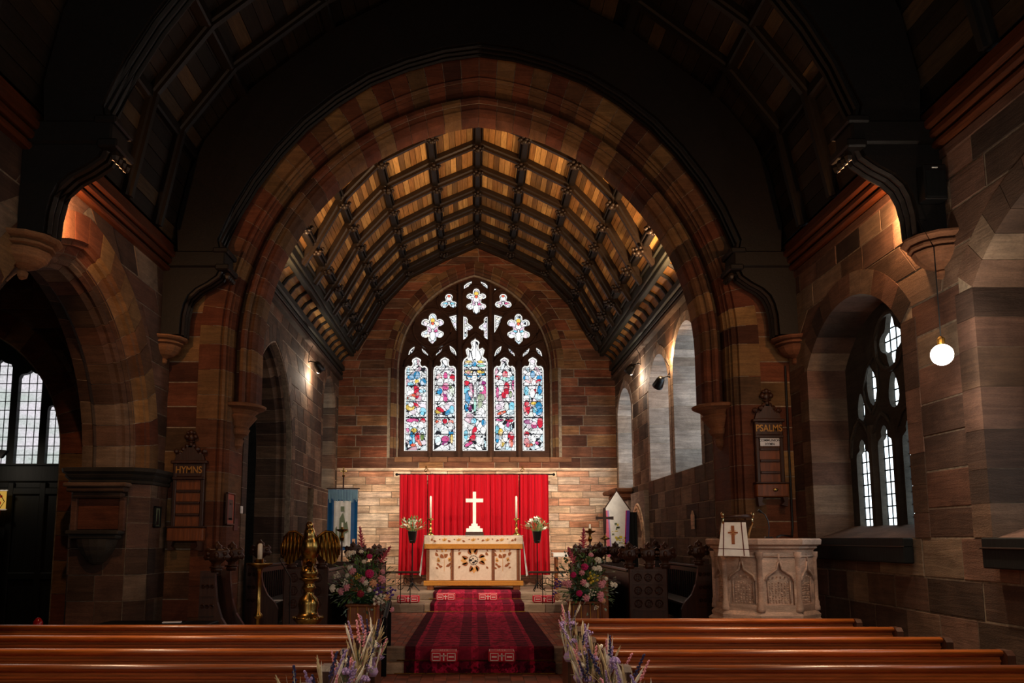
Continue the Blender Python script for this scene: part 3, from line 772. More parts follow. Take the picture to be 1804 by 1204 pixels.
def nave_window(name, W, idx):
    t = thing(name, 'leaded window with stone tracery in the right nave wall, %s' % ('beside the pulpit' if idx == 1 else 'nearest the camera'), 'window'); t['kind'] = 'structure'
    f = on_right(HN); c = W.cx; holes = []
    sc = .5
    def lt(cx, w_, z0, z1):
        R_ = [(w_, z0), (w_, z1-.22), (w_*.9, z1-.17), (w_*.55, z1-.14), (w_*.4, z1-.12), (w_*.45, z1-.07), (w_*.25, z1-.02), (0, z1)]
        return [(cx+x, z) for x, z in R_] + [(cx-x, z) for x, z in reversed(R_[:-1])]
    tops = (2.85, 2.92, 2.85)
    for k in (-.84, -.28, .28, .84): holes.append(lt(c + k, .165, 1.80, 2.92 if abs(k) < .5 else 2.82))
    def blob(cx, cz, a, b, rot, n=16, pinch=1.0):
        o = []
        for i in range(n):
            q = 2*PI*i/n; u = a*math.cos(q); v = b*math.sin(q)*(1 - .35*math.cos(q)*pinch)
            o.append((cx + u*math.cos(rot) - v*math.sin(rot), cz + u*math.sin(rot) + v*math.cos(rot)))
        return o
    holes += [blob(c-.80, 3.20, .17, .085, PI/2), blob(c+.80, 3.20, .17, .085, PI/2), blob(c-.50, 3.42, .25, .12, PI/2+.25), blob(c+.50, 3.42, .25, .12, PI/2-.25), blob(c, 3.28, .2, .11, PI/2)]
    holes.append([(c + (.21 + .05*math.cos(4*q))*math.cos(q), 3.83 + (.23 + .06*math.cos(4*q))*math.sin(q)*1.1) for q in [2*PI*i/28 for i in range(28)]])
    MB().box(HN+.80, HN+.84, W.cx-W.w-.3, W.cx+W.w+.3, W.sill-.3, W.zs+W.h+.3).build('leak_blocker', M['stone_grey'], t)  # unseen backing added to stop sky light leaking round the window
    MB().plate(W.outline(.03, 14, 1.64), holes, f, .46, .52).build('tracery', M['stone_grey'], t)
    for h in holes:
        x0 = min(p[0] for p in h)-.02; x1 = max(p[0] for p in h)+.02; z0 = min(p[1] for p in h)-.02; z1 = max(p[1] for p in h)+.02
        g = MB().box(0, 0, 0, 0, 0, 0); g = MB(); g.add([f(x0, z0, .545), f(x1, z0, .545), f(x1, z1, .545), f(x0, z1, .545)], [(0, 1, 2, 3)])
        go = g.build('glass_light', sky_mat, t)
        b = MB()
        z = z0 + .1
        while z < z1:
            b.box(HN+.525, HN+.538, x0, x1, z-.007, z+.007); z += .135
        nv = max(1, round((x1-x0)/.13))
        for i in range(nv+1):
            xx = x0 + (x1-x0)*i/nv; b.box(HN+.526, HN+.537, xx-.006, xx+.006, z0, z1)
        b.build('lead_bars', lead, t)
    for k in (-.56, 0, .56):
        m = MB(); m.prism([(c+k-.10, .465), (c+k-.04, .42), (c+k+.04, .42), (c+k+.10, .465)], lambda u, z, d: (HN + z, u, d), 1.70, 2.95); m.build('mullion', M['stone_grey'], t)
    for k, r_ in ((0, .32),):
        MB().tube([(HN+.45, c + r_*math.cos(q), 3.83 + r_*1.0*math.sin(q)) for q in [2*PI*i/24 for i in range(24)]], .03, 6, closed=True).build('tracery_moulding', M['stone_grey'], t)
    for k in (-.84, -.28, .28, .84):
        for s in (-1, 1): MB().tube([(HN+.45, c+k+s*.26, 2.62), (HN+.45, c+k+s*.23, 2.85), (HN+.45, c+k+s*.11, 3.0), (HN+.45, c+k, 3.06)], .025, 6).build('tracery_moulding', M['stone_grey'], t)
    for k in (-.5, .5):
        for s in (-1, 1): MB().tube([(HN+.45, c+k, 3.08), (HN+.45, c+k+s*.14, 3.22), (HN+.45, c+k+s*.18, 3.4), (HN+.45, c+k*.9+s*.12, 3.62), (HN+.45, c+k*.7, 3.76)], .022, 6).build('tracery_moulding', M['stone_grey'], t)
    m = MB(); m.prism([(.02, 1.66), (.48, 1.66), (.48, 1.80), (.44, 1.80)], lambda u, z, d: (HN+u, d, z), W.cx-W.w, W.cx+W.w); m.build('sill', M['stone_nave'], t)
nave_window('window_2', W1, 1); nave_window('window_3', W2, 2)

# ---- left nave arcade: one arch, thick respond
fl_ = on_left(HN)
A1 = Arch(8.5, 1.68, 2.5, 1.9, -1)
A0 = Arch(3.9, 1.68, 2.5, 1.9, -1)
ol = [(-8, 0), (A0.cx-A0.w-.02, 0)] + A0.outline(.02, 14, 0)[1:-1] + [(A0.cx+A0.w+.02, 0), (A1.cx-A1.w-.32, 0)] + A1.outline(.32, 14, 0)[1:-1] + [(A1.cx+A1.w+.32, 0), (11.0, 0), (11.0, 5.4), (-8, 5.4)]
wl = struct('wall_left', MB().plate(ol, [], fl_, -.002, .76), M['mortar_dark'])
masonry(wl, fl_, 5.4, YA-.01, 0, 5.1, [A1], (.26, .35), (.4, .8), M['stone_nave'], cap=180, hole_off=.42)
ring(wl, fl_, A1, [(.56, -.012), (.28, -.012), (.26, .02), (.22, .03), (.21, .07), (.17, .10), (.12, .12), (.56, .12)], 22, M['stone_arch'], jamb=2.5)
ring(wl, fl_, A1, [(.13, .11), (.10, .16), (.07, .15), (.04, .19), (.05, .23), (0, .28), (0, .52), (.05, .57), (.12, .62), (.15, .76), (.3, .76), (.3, .11)], 22, M['stone_nave'], 'moulding_stone', jamb=2.5)
# respond pier: octagonal front, with moulded capital course
rp = thing('respond_pier', 'octagonal stone respond of the arcade carrying a moulded capital', 'pier'); rp['kind'] = 'structure'
px0 = [(-4.98, 10.42), (-4.86, 10.20), (-4.2, 10.20), (-4.02, 10.42), (-4.02, 10.99), (-4.98, 10.99)]
def hx(p, z, k): 
    return [(x + (k if x > -4.5 else -k), y - (k if y < 10.9 else 0), z) for x, y in p]
z = 0
while z < 2.30:
    h = R(.26, .34); z2 = z + h
    if 2.32 - z2 < .15: z2 = 2.32
    for a, b in ((0, 1), (1, 2), (2, 3), (3, 4)):
        p, q = px0[a], px0[b]; L = math.hypot(q[0]-p[0], q[1]-p[1]); cuts = [0, 1] if L < .5 else [0, R(.35, .65), 1]
        for c0, c1 in zip(cuts, cuts[1:]):
            n_ = ((q[1]-p[1])/L, -(q[0]-p[0])/L); g = .005/L
            P0 = (p[0]+(q[0]-p[0])*(c0+g), p[1]+(q[1]-p[1])*(c0+g)); P1 = (p[0]+(q[0]-p[0])*(c1-g), p[1]+(q[1]-p[1])*(c1-g))
            o_ = R(.002, .01); v = []
            for zz in (z+.005, z2-.005):
                for P in (P0, P1): v.append((P[0]+n_[0]*o_, P[1]+n_[1]*o_, zz))
                for P in (P1, P0): v.append((P[0]-n_[0]*.05, P[1]-n_[1]*.05, zz))
            MB().add(v, [(0, 1, 2, 3), (4, 5, 6, 7), (0, 1, 5, 4), (1, 2, 6, 5), (2, 3, 7, 6), (3, 0, 4, 7)]).build('stone_block', M['stone_nave'], rp)
    z = z2
m = MB(); n = 6
m.add([(x, y, 0) for x, y in px0] + [(x, y, 2.34) for x, y in px0], [(i, (i+1) % n, n+(i+1) % n, n+i) for i in range(n)]).build('core', M['mortar_dark'], rp)
m = MB(); rows = [(2.30, 0), (2.31, .03), (2.34, .04), (2.35, .02), (2.38, .05), (2.41, .07), (2.42, .05), (2.45, .09), (2.49, .10), (2.50, .06)]
v = []; 
for zz, k in rows: v += hx(px0, zz, k)
m.add(v, [(r*n+i, r*n+(i+1) % n, (r+1)*n+(i+1) % n, (r+1)*n+i) for r in range(len(rows)-1) for i in range(n)] + [tuple(range(n)), tuple(range((len(rows)-1)*n, len(rows)*n))]).build('capital', M['stone_grey'], rp)
# second pier further west
m = MB().box(-4.84, -4.0, 5.75, 6.6, 0, 2.5); m.build('pier_west', M['stone_nave'], wl)

# ---- aisle beyond the arcade
struct('wall_aisle', MB().box(-9, -8.8, -8, 16, 0, 5.6), M['stone_grey'])
AA = Arch(-7.02, 1.55, 2.75, 1.75, -1)
fb = on_east(11.05)
oa = [(-8.8, 0), (AA.cx-AA.w, 0)] + AA.outline(0, 14, 0)[1:-1] + [(AA.cx+AA.w, 0), (-4.7, 0), (-4.7, 5.6), (-8.8, 5.6)]
wb = struct('wall_aisle_arch', MB().plate(oa, [], fb, -.002, .6), M['mortar_dark'])
masonry(wb, fb, -8.8, -4.85, 0, 5.3, [AA], (.26, .34), (.4, .8), M['stone_nave'], cap=120, hole_off=.2)
ring(wb, fb, AA, [(.34, -.012), (.02, -.012), (-.0, .03), (0, .6), (.34, .6)], 20, M['stone_arch'], jamb=0)
struct('wall_aisle_east', MB().box(-9, -3.35, 15.9, 16.0, 0, 5.6), M['stone_grey'])
struct('ceiling_aisle', MB().add([(-9, -8, 4.6), (-9, 16, 4.6), (-4.6, 16, 5.5), (-4.6, -8, 5.5)], [(0, 1, 2, 3)]).add([(-4.7, 11.9, 5.5), (-4.7, 16, 5.5), (-3.4, 16, 5.6), (-3.4, 11.9, 5.6)], [(0, 1, 2, 3)]), M['board_dark'])
struct('wall_west', MB().box(-9, 5, -8.2, -8, 0, 10), M['stone_grey'])

# ---- chancel side walls
fcl, fcr = on_left(HC), on_right(HC)
CL1 = Arch(13.55, 1.42, 3.05, 1.75, -1); CL2 = Arch(18.75, .75, 4.5, .75, 2.72)
olc = [(YB, 0), (CL1.cx-CL1.w-.02, 0)] + CL1.outline(.02, 14, 0)[1:-1] + [(CL1.cx+CL1.w+.02, 0), (20.1, 0), (20.1, 5.82), (YB, 5.82)]
wcl = struct('wall_chancel_left', MB().plate(olc, [CL2.outline(.02), [(16.55, 1.75), (17.15, 1.75), (17.15, 2.65), (16.55, 2.65)]], fcl, -.002, .62), M['mortar'])
class Rect:
    def __init__(s, a, b, z0, z1): s.a, s.b, s.z0, s.z1 = a, b, z0, z1; s.cx = (a+b)/2
    def interval(s, z, o=0): return (s.a, s.b) if s.z0 <= z < s.z1 else None
masonry(wcl, fcl, YB, 20, .3, 5.8, [CL1, CL2, Rect(16.55, 17.15, 1.75, 2.65)], (.24, .32), (.4, .8), M['stone_chancel'], breaks=(1.75, 2.65, 2.72), cap=260, hole_off=.1)
ring(wcl, fcl, CL1, [(.3, -.012), (.05, -.012), (.02, .03), (.03, .08), (-.02, .12), (-.0, .18), (-.05, .25), (-.05, .6), (.3, .6)], 22, M['stone_chancel'], jamb=.3)
ring(wcl, fcl, CL2, [(.2, -.012), (.02, -.012), (0, .04), (0, .5), (.2, .5)], 14, M['stone_chancel'], jamb=2.72)
MB().box(-HC-.2, -HC-.14, 16.5, 17.2, 1.7, 2.7).build('niche_back', M['stone_grey'], wcl)
CR = [Arch(18.85, .85, 4.5, .5, 2.74, True), Arch(15.33, .82, 4.45, .55, 2.74, True), Arch(13.32, .82, 4.55, .55, 2.74, True)]
wcr = struct('wall_chancel_right', MB().plate([(YB, 0), (20.1, 0), (20.1, 5.82), (YB, 5.82)], [a.outline(.02) for a in CR], fcr, -.002, .62), M['mortar'])
masonry(wcr, fcr, YB, 20, .3, 5.8, CR, (.24, .30), (.4, .75), M['stone_chancel'], breaks=(2.74,), cap=260, hole_off=.1)
M['stone_reveal'] = stone('pale reveal stone', ['#a49a8e', '#8c8278', '#b5a698', '#9a8878'], .6)
for i, a in enumerate(CR):
    ring(wcr, fcr, a, [(.16, -.012), (.0, -.012), (-.0, .03), (-.02, .55), (.16, .55)], 14, M['stone_reveal'], jamb=2.74, jh=(.3, .42))
    MB().add([fcr(a.cx-a.w, 2.74, 0), fcr(a.cx+a.w, 2.74, 0), fcr(a.cx+a.w, 2.90, .56), fcr(a.cx-a.w, 2.90, .56), fcr(a.cx-a.w, 2.6, 0), fcr(a.cx+a.w, 2.6, 0)], [(0, 1, 2, 3), (4, 5, 1, 0)]).build('sill', M['stone_reveal'], wcr)
M['cool_glass'] = emit('clear glass in daylight', (.70, .86, 1.0, 1), 3.0)
for i, (a, f, nm) in enumerate([(CR[0], fcr, 'window_4'), (CR[1], fcr, 'window_5'), (CR[2], fcr, 'window_6'), (CL2, fcl, 'window_7')]):
    m = MB(); o = a.outline(0, 12); m.prism(o, f, .56, .58)
    t = m.build(nm, M['cool_glass'] if i < 3 else sky_mat2); tag(t, ['tall lancet window nearest the east wall', 'tall lancet window between two pale reveals of the chancel', 'tall lancet window of the chancel just behind the arch', 'lancet window high in the left chancel wall'][i], 'window', kind='structure')
    b = MB()
    for k in range(14):
        zz = a.sill + .1 + k*.17
        h = a.half(zz)
        if h: b.prism([(a.cx-h, zz), (a.cx+h, zz), (a.cx+h, zz+.015), (a.cx-h, zz+.015)], f, .545, .555)
    for k in (-.5, 0, .5): b.prism([(a.cx+k*a.w-.01, a.sill), (a.cx+k*a.w+.01, a.sill), (a.cx+k*a.w+.01, a.zs+.3), (a.cx+k*a.w-.01, a.zs+.3)], f, .545, .555)
    b.build('lead_bars', lead, t)
# ================================================================ ROOFS
def roof(name, P, y0, y1, mat, overlap=.06):
    m = MB(); pts = [(-x, z) for x, z in reversed(P)] + P[1:]
    n = len(pts); m.add([(x, y0, z) for x, z in pts] + [(x, y1, z) for x, z in pts], [(i, i+1, n+i+1, n+i) for i in range(n-1)])
    return struct(name, m, mat)
def planks(parent, P, ys, wd, mat, cap, off=.015, th=.02):
    items = []
    for (x0, z0), (x1, z1) in zip(P, P[1:]):
        L = math.hypot(x1-x0, z1-z0); n = max(1, round(L/wd)); nx, nz = (z0-z1)/L, (x1-x0)/L   # outward normal for the right half
        nx, nz = abs(z0-z1)/L, abs(x1-x0)/L
        for s in (-1, 1):
            for ya, yb in zip(ys, ys[1:]):
                for k in range(n):
                    g = .004/L; a, b = k/n + g, (k+1)/n - g; o_ = off + R(-.004, .004)
                    A = (x0+(x1-x0)*a - nx*o_, z0+(z1-z0)*a - nz*o_); B = (x0+(x1-x0)*b - nx*o_, z0+(z1-z0)*b - nz*o_)
                    v = []
                    for yy in (ya+.003, yb-.003):
                        for q in (A, B): v.append((s*q[0], yy, q[1]))
                        for q in (B, A): v.append((s*(q[0]+nx*.012), yy, q[1]+nz*.012))
                    mb = MB().add(v, [(0, 1, 5, 4), (1, 2, 6, 5), (2, 3, 7, 6), (3, 0, 4, 7), (0, 3, 2, 1), (4, 5, 6, 7)])
                    c = (s*(A[0]+B[0])/2, (ya+yb)/2, (A[1]+B[1])/2)
                    items.append((prio(c, L/n*(yb-ya)), mb))
    pieces(parent, 'plank', items, mat, cap, 'boarding')
def rib(parent, P, y, w_, d, mat, off=0, name='rib'):
    m = MB(); pts = [(-x, z) for x, z in reversed(P)] + P[1:]; n = len(pts)
    inn = []
    for i, (x, z) in enumerate(pts):
        a = pts[max(i-1, 0)]; b = pts[min(i+1, n-1)]; tx, tz = b[0]-a[0], b[1]-a[1]; L = math.hypot(tx, tz); inn.append((tz/L, -tx/L))
    rows = [(-w_/2, off), (-w_/2, off+d*.55), (-w_*.3, off+d*.7), (-w_*.3, off+d), (w_*.3, off+d), (w_*.3, off+d*.7), (w_/2, off+d*.55), (w_/2, off)]
    k = len(rows); v = []
    for (x, z), (nx, nz) in zip(pts, inn):
        for dy, dd in rows: v.append((x + nx*dd, y + dy, z + nz*dd))
    m.add(v, [(i*k+j, i*k+(j+1) % k, (i+1)*k+(j+1) % k, (i+1)*k+j) for i in range(n-1) for j in range(k)] + [tuple(range(k)), tuple(range((n-1)*k, n*k))])
    return m.build(name, mat, parent)
# chancel roof
PC = RC[:6]
cc = roof('ceiling_chancel', [(x*1.0, z) for x, z in [(0, 8.87), (.83, 8.52), (1.70, 8.07), (2.34, 7.37), (2.78, 6.57), (3.0, 6.2), (3.42, 6.1)]], 11.6, 20.2, M['timber'])
bays = [11.9, 12.55, 13.55, 14.6, 15.65, 16.65, 17.6, 18.55, 19.4, 20.0]
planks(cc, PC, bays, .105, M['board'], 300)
for y in bays[1:-1] + [19.95]: rib(cc, [(x, z-.02) for x, z in PC], y, .13, .15, M['timber_rib'])
def beam(parent, name, p0, p1, w_, h, mat):
    x, z = p0
    MB().cbox(x-w_/2, x+w_/2, 11.9, 20.0, z-h/2, z+h/2, .02).build(name, mat, parent)
for i, (x, z) in enumerate(PC[:-1]):
    for s in ((-1, 1) if i else (1,)):
        nx, nz = -x/9, -.07
        m = MB(); m.cbox(s*x-.055, s*x+.055, 11.9, 20.0, z-.13, z-.0, .015); m.cbox(s*x-.09, s*x-.065, 11.9, 20, z-.07, z, .008); m.cbox(s*x+.065, s*x+.09, 11.9, 20, z-.07, z, .008)
        m.build('purlin', M['timber'], cc)
random.seed(3)
bm_ = MB()
for k in range(8):                                           # carved leaf boss
    a = 2*PI*k/8; r_ = .075 + .02*(k % 2)
    bm_.ball((r_*math.cos(a), r_*math.sin(a), -.02 + .02*(k % 2)), (.035, .035, .03), 6, 4)
bm_.ball((0, 0, -.03), .05, 8, 5)
boss = bm_.mesh('boss', M['timber_rib'], True)
for y in bays[1:-1]:
    for i, (x, z) in enumerate(PC[:-1]):
        for s in ((-1, 1) if i else (1,)):
            o = link('boss', boss, cc, (s*x*.96, y, z-.19)); o.rotation_euler = (0, s*.55*(i/4), R(0, 1))
# cornices and coving of the chancel
for s in (-1, 1):
    m = MB()
    for (xa, xb, za, zb) in ((2.90, 3.06, 6.06, 6.22), (2.86, 3.0, 6.22, 6.30), (2.94, 3.04, 5.98, 6.06)):
        m.cbox(min(s*xa, s*xb), max(s*xa, s*xb), 11.9, 20, za, zb, .012)
    m.build('wall_plate', M['timber_grey'], cc)
    m = MB()
    for (xa, xb, za, zb) in ((3.16, 3.32, 5.62, 5.74), (3.20, 3.32, 5.52, 5.60)):
        m.cbox(min(s*xa, s*xb), max(s*xa, s*xb), 11.9, 20, za, zb, .012)
    m.build('cornice', M['timber_grey'], cc)
    m = MB(); cv = [(3.31, 5.74), (3.28, 5.86), (3.20, 5.97), (3.06, 6.06)]
    for (xa, za), (xb, zb) in zip(cv, cv[1:]): m.add([(s*xa, 11.9, za), (s*xa, 20, za), (s*xb, 20, zb), (s*xb, 11.9, zb)], [(0, 1, 2, 3)])
    m.build('coving', M['board'], cc)
    y = 12.2
    while y < 20:
        mm = MB().tube([(s*(x-.02), y, z) for x, z in cv], .04, 6); mm.build('coving_rib', M['timber'], cc); y += .52
    MB().cbox(min(s*3.2, s*3.32), max(s*3.2, s*3.32), YB, 20, 5.40, 5.50, .02).build('cornice_stone', M['stone_chancel'], wcr if s > 0 else wcl)
# nave roof
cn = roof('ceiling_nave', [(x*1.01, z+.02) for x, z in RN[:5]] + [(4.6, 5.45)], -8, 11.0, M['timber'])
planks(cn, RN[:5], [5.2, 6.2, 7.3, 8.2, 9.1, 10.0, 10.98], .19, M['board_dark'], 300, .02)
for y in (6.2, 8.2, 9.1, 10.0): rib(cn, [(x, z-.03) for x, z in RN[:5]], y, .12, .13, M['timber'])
for i, (x, z) in enumerate(RN[:4]):
    for s in ((-1, 1) if i else (1,)):
        MB().cbox(s*x-.07, s*x+.07, -2, 11, z-.15, z, .02).build('purlin', M['timber'], cn)
x, z = (1.1, 9.0)
for s in (-1, 1):
    m = MB()
    for k, (xa, za, r_) in enumerate(((3.98, 5.40, .055), (3.93, 5.29, .045), (3.97, 5.20, .04), (4.0, 5.11, .035))):
        m.cbox(min(s*xa, s*4.1)-.01, max(s*xa, s*4.1)+.01, -4, 11, za-r_, za+r_, .02)
    m.build('cornice', M['timber_red'], cn)

# ================================================================ NAVE TRUSSES
def truss(y, th, label, zc, near):
    t = thing('roof_truss', label, 'roof truss', (0, y, 0), 0, 'arch-braced nave trusses')
    fy = lambda u, z, d: (u, d, z)
    # inner curve of the arch brace, outer follows the roof
    inner = [(3.36, 5.32), (3.40, 5.5), (3.22, 5.95), (3.00, 6.35), (2.70, 6.78), (2.36, 7.17), (1.95, 7.52), (1.5, 7.82), (1.0, 8.03), (.5, 8.18), (0, 8.25)]
    outer = [(3.9, 5.32), (3.93, 5.7), (3.80, 6.4), (3.62, 6.85), (3.3, 7.3), (3.0, 7.62), (2.5, 8.02), (2.0, 8.42), (1.4, 8.75), (.7, 9.15), (0, 9.5)]
    for s in (-1, 1):
        m = MB()
        for i in range(len(inner)-1):
            q = [inner[i], inner[i+1], outer[i+1], outer[i]]
            v = [(s*x, yy, z) for yy in (-th/2, th/2) for x, z in q]
            m.add(v, [(0, 1, 2, 3), (7, 6, 5, 4), (0, 4, 5, 1), (2, 6, 7, 3)])
        m.build('arch_brace', M['timber'], t)
        m = MB()
        for dy in (-th*.32, 0, th*.32): m.tube([(s*(x-.03), dy, z-.02) for x, z in inner], .026, 5)
        m.build('moulding', M['timber'], t)
        m = MB(); m.cbox(min(s*3.28, s*4.12), max(s*3.28, s*4.12), -th/2-.03, th/2+.03, 5.12, 5.34, .02)
        m.cbox(min(s*3.22, s*3.4), max(s*3.22, s*3.4), -th/2-.05, th/2+.05, 5.08, 5.16, .015); m.cbox(min(s*3.24, s*3.44), max(s*3.24, s*3.44), -th/2-.05, th/2+.05, 5.31, 5.38, .015)
        m.build('hammer_beam', M['timber'], t)
        m = MB()
        for k in range(4): m.ball((s*3.26, -.12 + .08*k, 5.02), (.04, .035, .05), 6, 4)
        m.build('carved_end', M['timber_rib'], t)
        # S-shaped brace with wall post down to the corbel
        cu = [(3.36, 5.12), (3.40, 5.02), (3.52, 4.93), (3.66, 4.85), (3.75, 4.76), (3.80, 4.65), (3.83, 4.5), (3.84, zc+.02)]
        m = MB()
        for i in range(len(cu)-1):
            q = [cu[i], cu[i+1], (4.07, cu[i+1][1]), (4.07, cu[i][1])]
            v = [(s*x, yy, z) for yy in (-th/2, th/2) for x, z in q]
            m.add(v, [(0, 1, 2, 3), (7, 6, 5, 4), (0, 4, 5, 1)])
        m.build('wall_post', M['timber'], t)
        m = MB()
        for dy in (-th*.3, 0, th*.3): m.tube([(s*(x-.02), dy, z) for x, z in cu], .028, 5)
        m.build('brace_moulding', M['timber_rib'], t)
    for s in (-1, 1):
        wall_corbel(s*4.09, y, zc, s, .9 if near else .85).build('corbel', M['stone_corbel'], wr if s > 0 else wl)
    return t
truss(7.3, .30, 'dark timber arch-braced truss nearest the camera, crossing the nave', 4.29, True)
truss(10.78, .34, 'dark timber arch-braced truss set against the chancel arch wall', 4.22, False)
# ================================================================ SANCTUARY
random.seed(11)
def fxz(y): return lambda u, z, d: (u, y + d, z)
# ---- dossal curtain: three hung panels on a rod
rod = thing('curtain_rod', 'dark rod with scrolled iron brackets carrying the red curtain', 'curtain rod', (0, 19.72, 3.13))
MB().tube([(-1.84, 0, 0), (1.76, 0, 0)], .018, 8).build('pole', M['iron'], rod)
for s in (-1.86, 1.78): MB().ball((s, 0, 0), .035, 8, 6).build('finial', M['iron'], rod)
for x in (-1.18, 1.05):
    m = MB(); m.tube([(x, 0, 0), (x, .12, .03), (x, .24, .03)], .014, 6)
    m.tube([(x + .05*math.cos(a)*(1-a/9), 0, .09 + .06*math.sin(a)*(1-a/9)) for a in [k*.6 for k in range(12)]], .011, 5); m.ball((x, 0, .17), .022, 6, 5)
    m.build('bracket', M['old_brass'], rod)
rm = NT('red velvet'); a = rm.noise(rm.pos((30, 1, .6)), 1.5, 3)
rm.col(rm.ramp(a, [(.3, srgb('#a30016')), (.7, srgb('#d0061f'))])); rm.b.inputs['Sheen Weight'].default_value = .1; M['red_velvet'] = rm.set(.75, 0, .15)
def curtain(name, x0, x1, zt, zb, y, folds, mat, amp=.035, flare=.02, par=None, seed=0):
    rg = random.Random(seed); n = folds*8; rows = 9; v = []
    ph = [rg.uniform(.6, 1.4) for _ in range(folds+2)]; cum = [0]
    for p_ in ph: cum.append(cum[-1]+p_)
    for j in range(rows):
        t = j/(rows-1); z = zt + (zb-zt)*t
        for i in range(n+1):
            u = i/n; k = u*folds; ii = int(k); q = cum[ii] + (k-ii)*ph[ii]
            x = x0 + (x1-x0)*u + flare*t*(u-.5)*2 + .012*math.sin(q*9 + t*2)
            d = amp*(math.cos(q*2*PI) + .35*math.cos(q*4*PI+1)) * (.55 + .5*t)
            v.append((x, y + d + .01*math.sin(3*t + q), z))
    f = [(j*(n+1)+i, j*(n+1)+i+1, (j+1)*(n+1)+i+1, (j+1)*(n+1)+i) for j in range(rows-1) for i in range(n)]
    m = MB().add(v, f)
    return m.build(name, mat, par, True)
for i, (x0, x1, fo_) in enumerate(((-1.79, -1.15, 5), (-1.14, .96, 15), (.965, 1.65, 5))):
    o = curtain('red_curtain', x0, x1, 3.12, .84 if i != 1 else .9, 19.64, fo_, M['red_velvet'], .055, .01 if i == 1 else .02, seed=i)
    tag(o, ['narrow red velvet curtain panel at the end beside the blue banner', 'wide red velvet curtain panel directly behind the altar and cross', 'narrow red velvet curtain panel at the end beside the credence table'][i], 'curtain', 'dossal curtain panels')
# ---- altar
AX, AYf = -.08, 18.25
al = thing('altar', 'altar dressed in a cream embroidered frontal with gold fringes', 'altar', (AX, AYf, .58))
MB().cbox(-1.0, 1.0, .06, .85, .08, 1.12, .01).build('body', M['oak_mid'], al)
for s in (-1, 1): MB().cbox(min(s*.98, s*.84), max(s*.98, s*.84), .0, .2, 0, .2, .01).build('foot', M['oak_mid'], al)
MB().cbox(-1.04, 1.04, .02, .86, 1.10, 1.135, .008).build('top', M['linen'], al)
fr_ = MB().cbox(-1.0, 1.0, .0, .05, .20, .92, .008).build('frontal', M['cream_silk'], al)
sf = MB().cbox(-1.045, 1.045, -.03, .03, .96, 1.12, .006).build('superfrontal', M['cream_silk'], al)
def fringe(x0, x1, z0, z1, y, n=90):
    m = MB()
    for i in range(n):
        a = x0 + (x1-x0)*i/n; m.box(a+.002, a+(x1-x0)/n-.001, y-.012-R(0, .004), y+.012, z0 - R(0, .004), z1)
    m.cbox(x0, x1, y-.016, y+.014, z1-.02, z1+.004, .003)
    return m
fringe(-1.04, 1.04, .865, .96, -.02).build('gold_fringe', M['gold_fringe'], al)
fringe(-1.05, 1.05, .10, .19, -.01).build('gold_fringe', M['gold_fringe'], al)
for x in (-.965, -.45, .415, .945): 
    m = MB().cbox(x-.033, x+.033, -.008, .0, .205, .865, .003)
    o = m.build('braid_band', M['maroon'], al)
    k = MB(); z = .22
    while z < .85:
        for d in (-.016, .016): k.prism([(x+d-.006, z), (x+d, z-.008), (x+d+.006, z), (x+d, z+.008)], lambda u, z, d: (u, d, z), -.0105, -.008)
        z += .022
    k.build('braid_pattern', M['emb_gold'], o)['kind'] = 'stuff'
F0 = lambda u, z, d: (u, d, z)
def leafpoly(x, z, L, a, w_=.42, n=6):
    out = []; L *= 1.25
    for s in (1, -1):
        for i in range(n):
            t = i/n if s == 1 else 1-i/n; px, pz = t*L, s*w_*L*.5*math.sin(PI*t)**.8 + L*.15*math.sin(PI*t)
            out.append((x + px*math.cos(a) - pz*math.sin(a), z + px*math.sin(a) + pz*math.cos(a)))
    return out
def emb(parent, items, y, mat):
    m = MB()
    for p in items: m.prism(p, F0, y-.005, y+.001)
    o = m.build('embroidery', mat, parent); o['kind'] = 'stuff'
ap = lambda c, d: ((c-891)/815*1.0, 1.12 - (d-120)/830*1.02*1.02)     # measured on an enlarged detail, in metres on the frontal
br, go, dk = [], [], []
for cx in (388, 1396):
    for s in (-1, 1):
        for (dx, dz, L, a) in ((10, 480, .085, 55), (60, 520, .0, 0)): 
            if L: x, z = ap(cx + s*dx, dz); br.append(leafpoly(x, z, L, math.radians(a) if s > 0 else math.radians(180-a), .7))
        for (dx, dz, L, a, t) in ((100, 445, .08, 50, 'b'), (115, 375, .04, 60, 'b'), (75, 530, .07, 60, 'g'), (70, 535, .06, 20, 'g'), (30, 620, .07, 10, 'b'), (80, 600, .06, 40, 'b'), (100, 655, .05, 30, 'b'), (20, 380, .05, 60, 'g'), (35, 345, .04, 50, 'g')):
            x, z = ap(cx + s*dx, dz); (br if t == 'b' else go).append(leafpoly(x, z, L, math.radians(a) if s > 0 else math.radians(180-a), .6))
    x, z = ap(cx, 400); x2, z2 = ap(cx, 700); go.append([(x-.003, z2), (x+.003, z2), (x+.003, z), (x-.003, z)])
for k in range(4):
    a0 = PI/2*k; cx, cz = ap(891, 515)
    for s in (-1, 1):
        a = a0 + s*.45; br.append(leafpoly(cx + .12*math.cos(a), cz + .12*math.sin(a), .11, a0 + s*.25, .55))
        a = a0 + s*.12; go.append(leafpoly(cx + .13*math.cos(a), cz + .13*math.sin(a), .11, a0 + s*.5, .4))
    go.append(leafpoly(cx + .15*math.cos(a0), cz + .15*math.sin(a0), .10, a0, .5))
for i in range(14):
    a = 2*PI*i/14; dk.append([(cx + .10*math.cos(a), cz + .10*math.sin(a)), (cx + .10*math.cos(a+.35), cz + .10*math.sin(a+.35)), (cx + .085*math.cos(a+.3), cz + .085*math.sin(a+.3)), (cx + .085*math.cos(a), cz + .085*math.sin(a))])
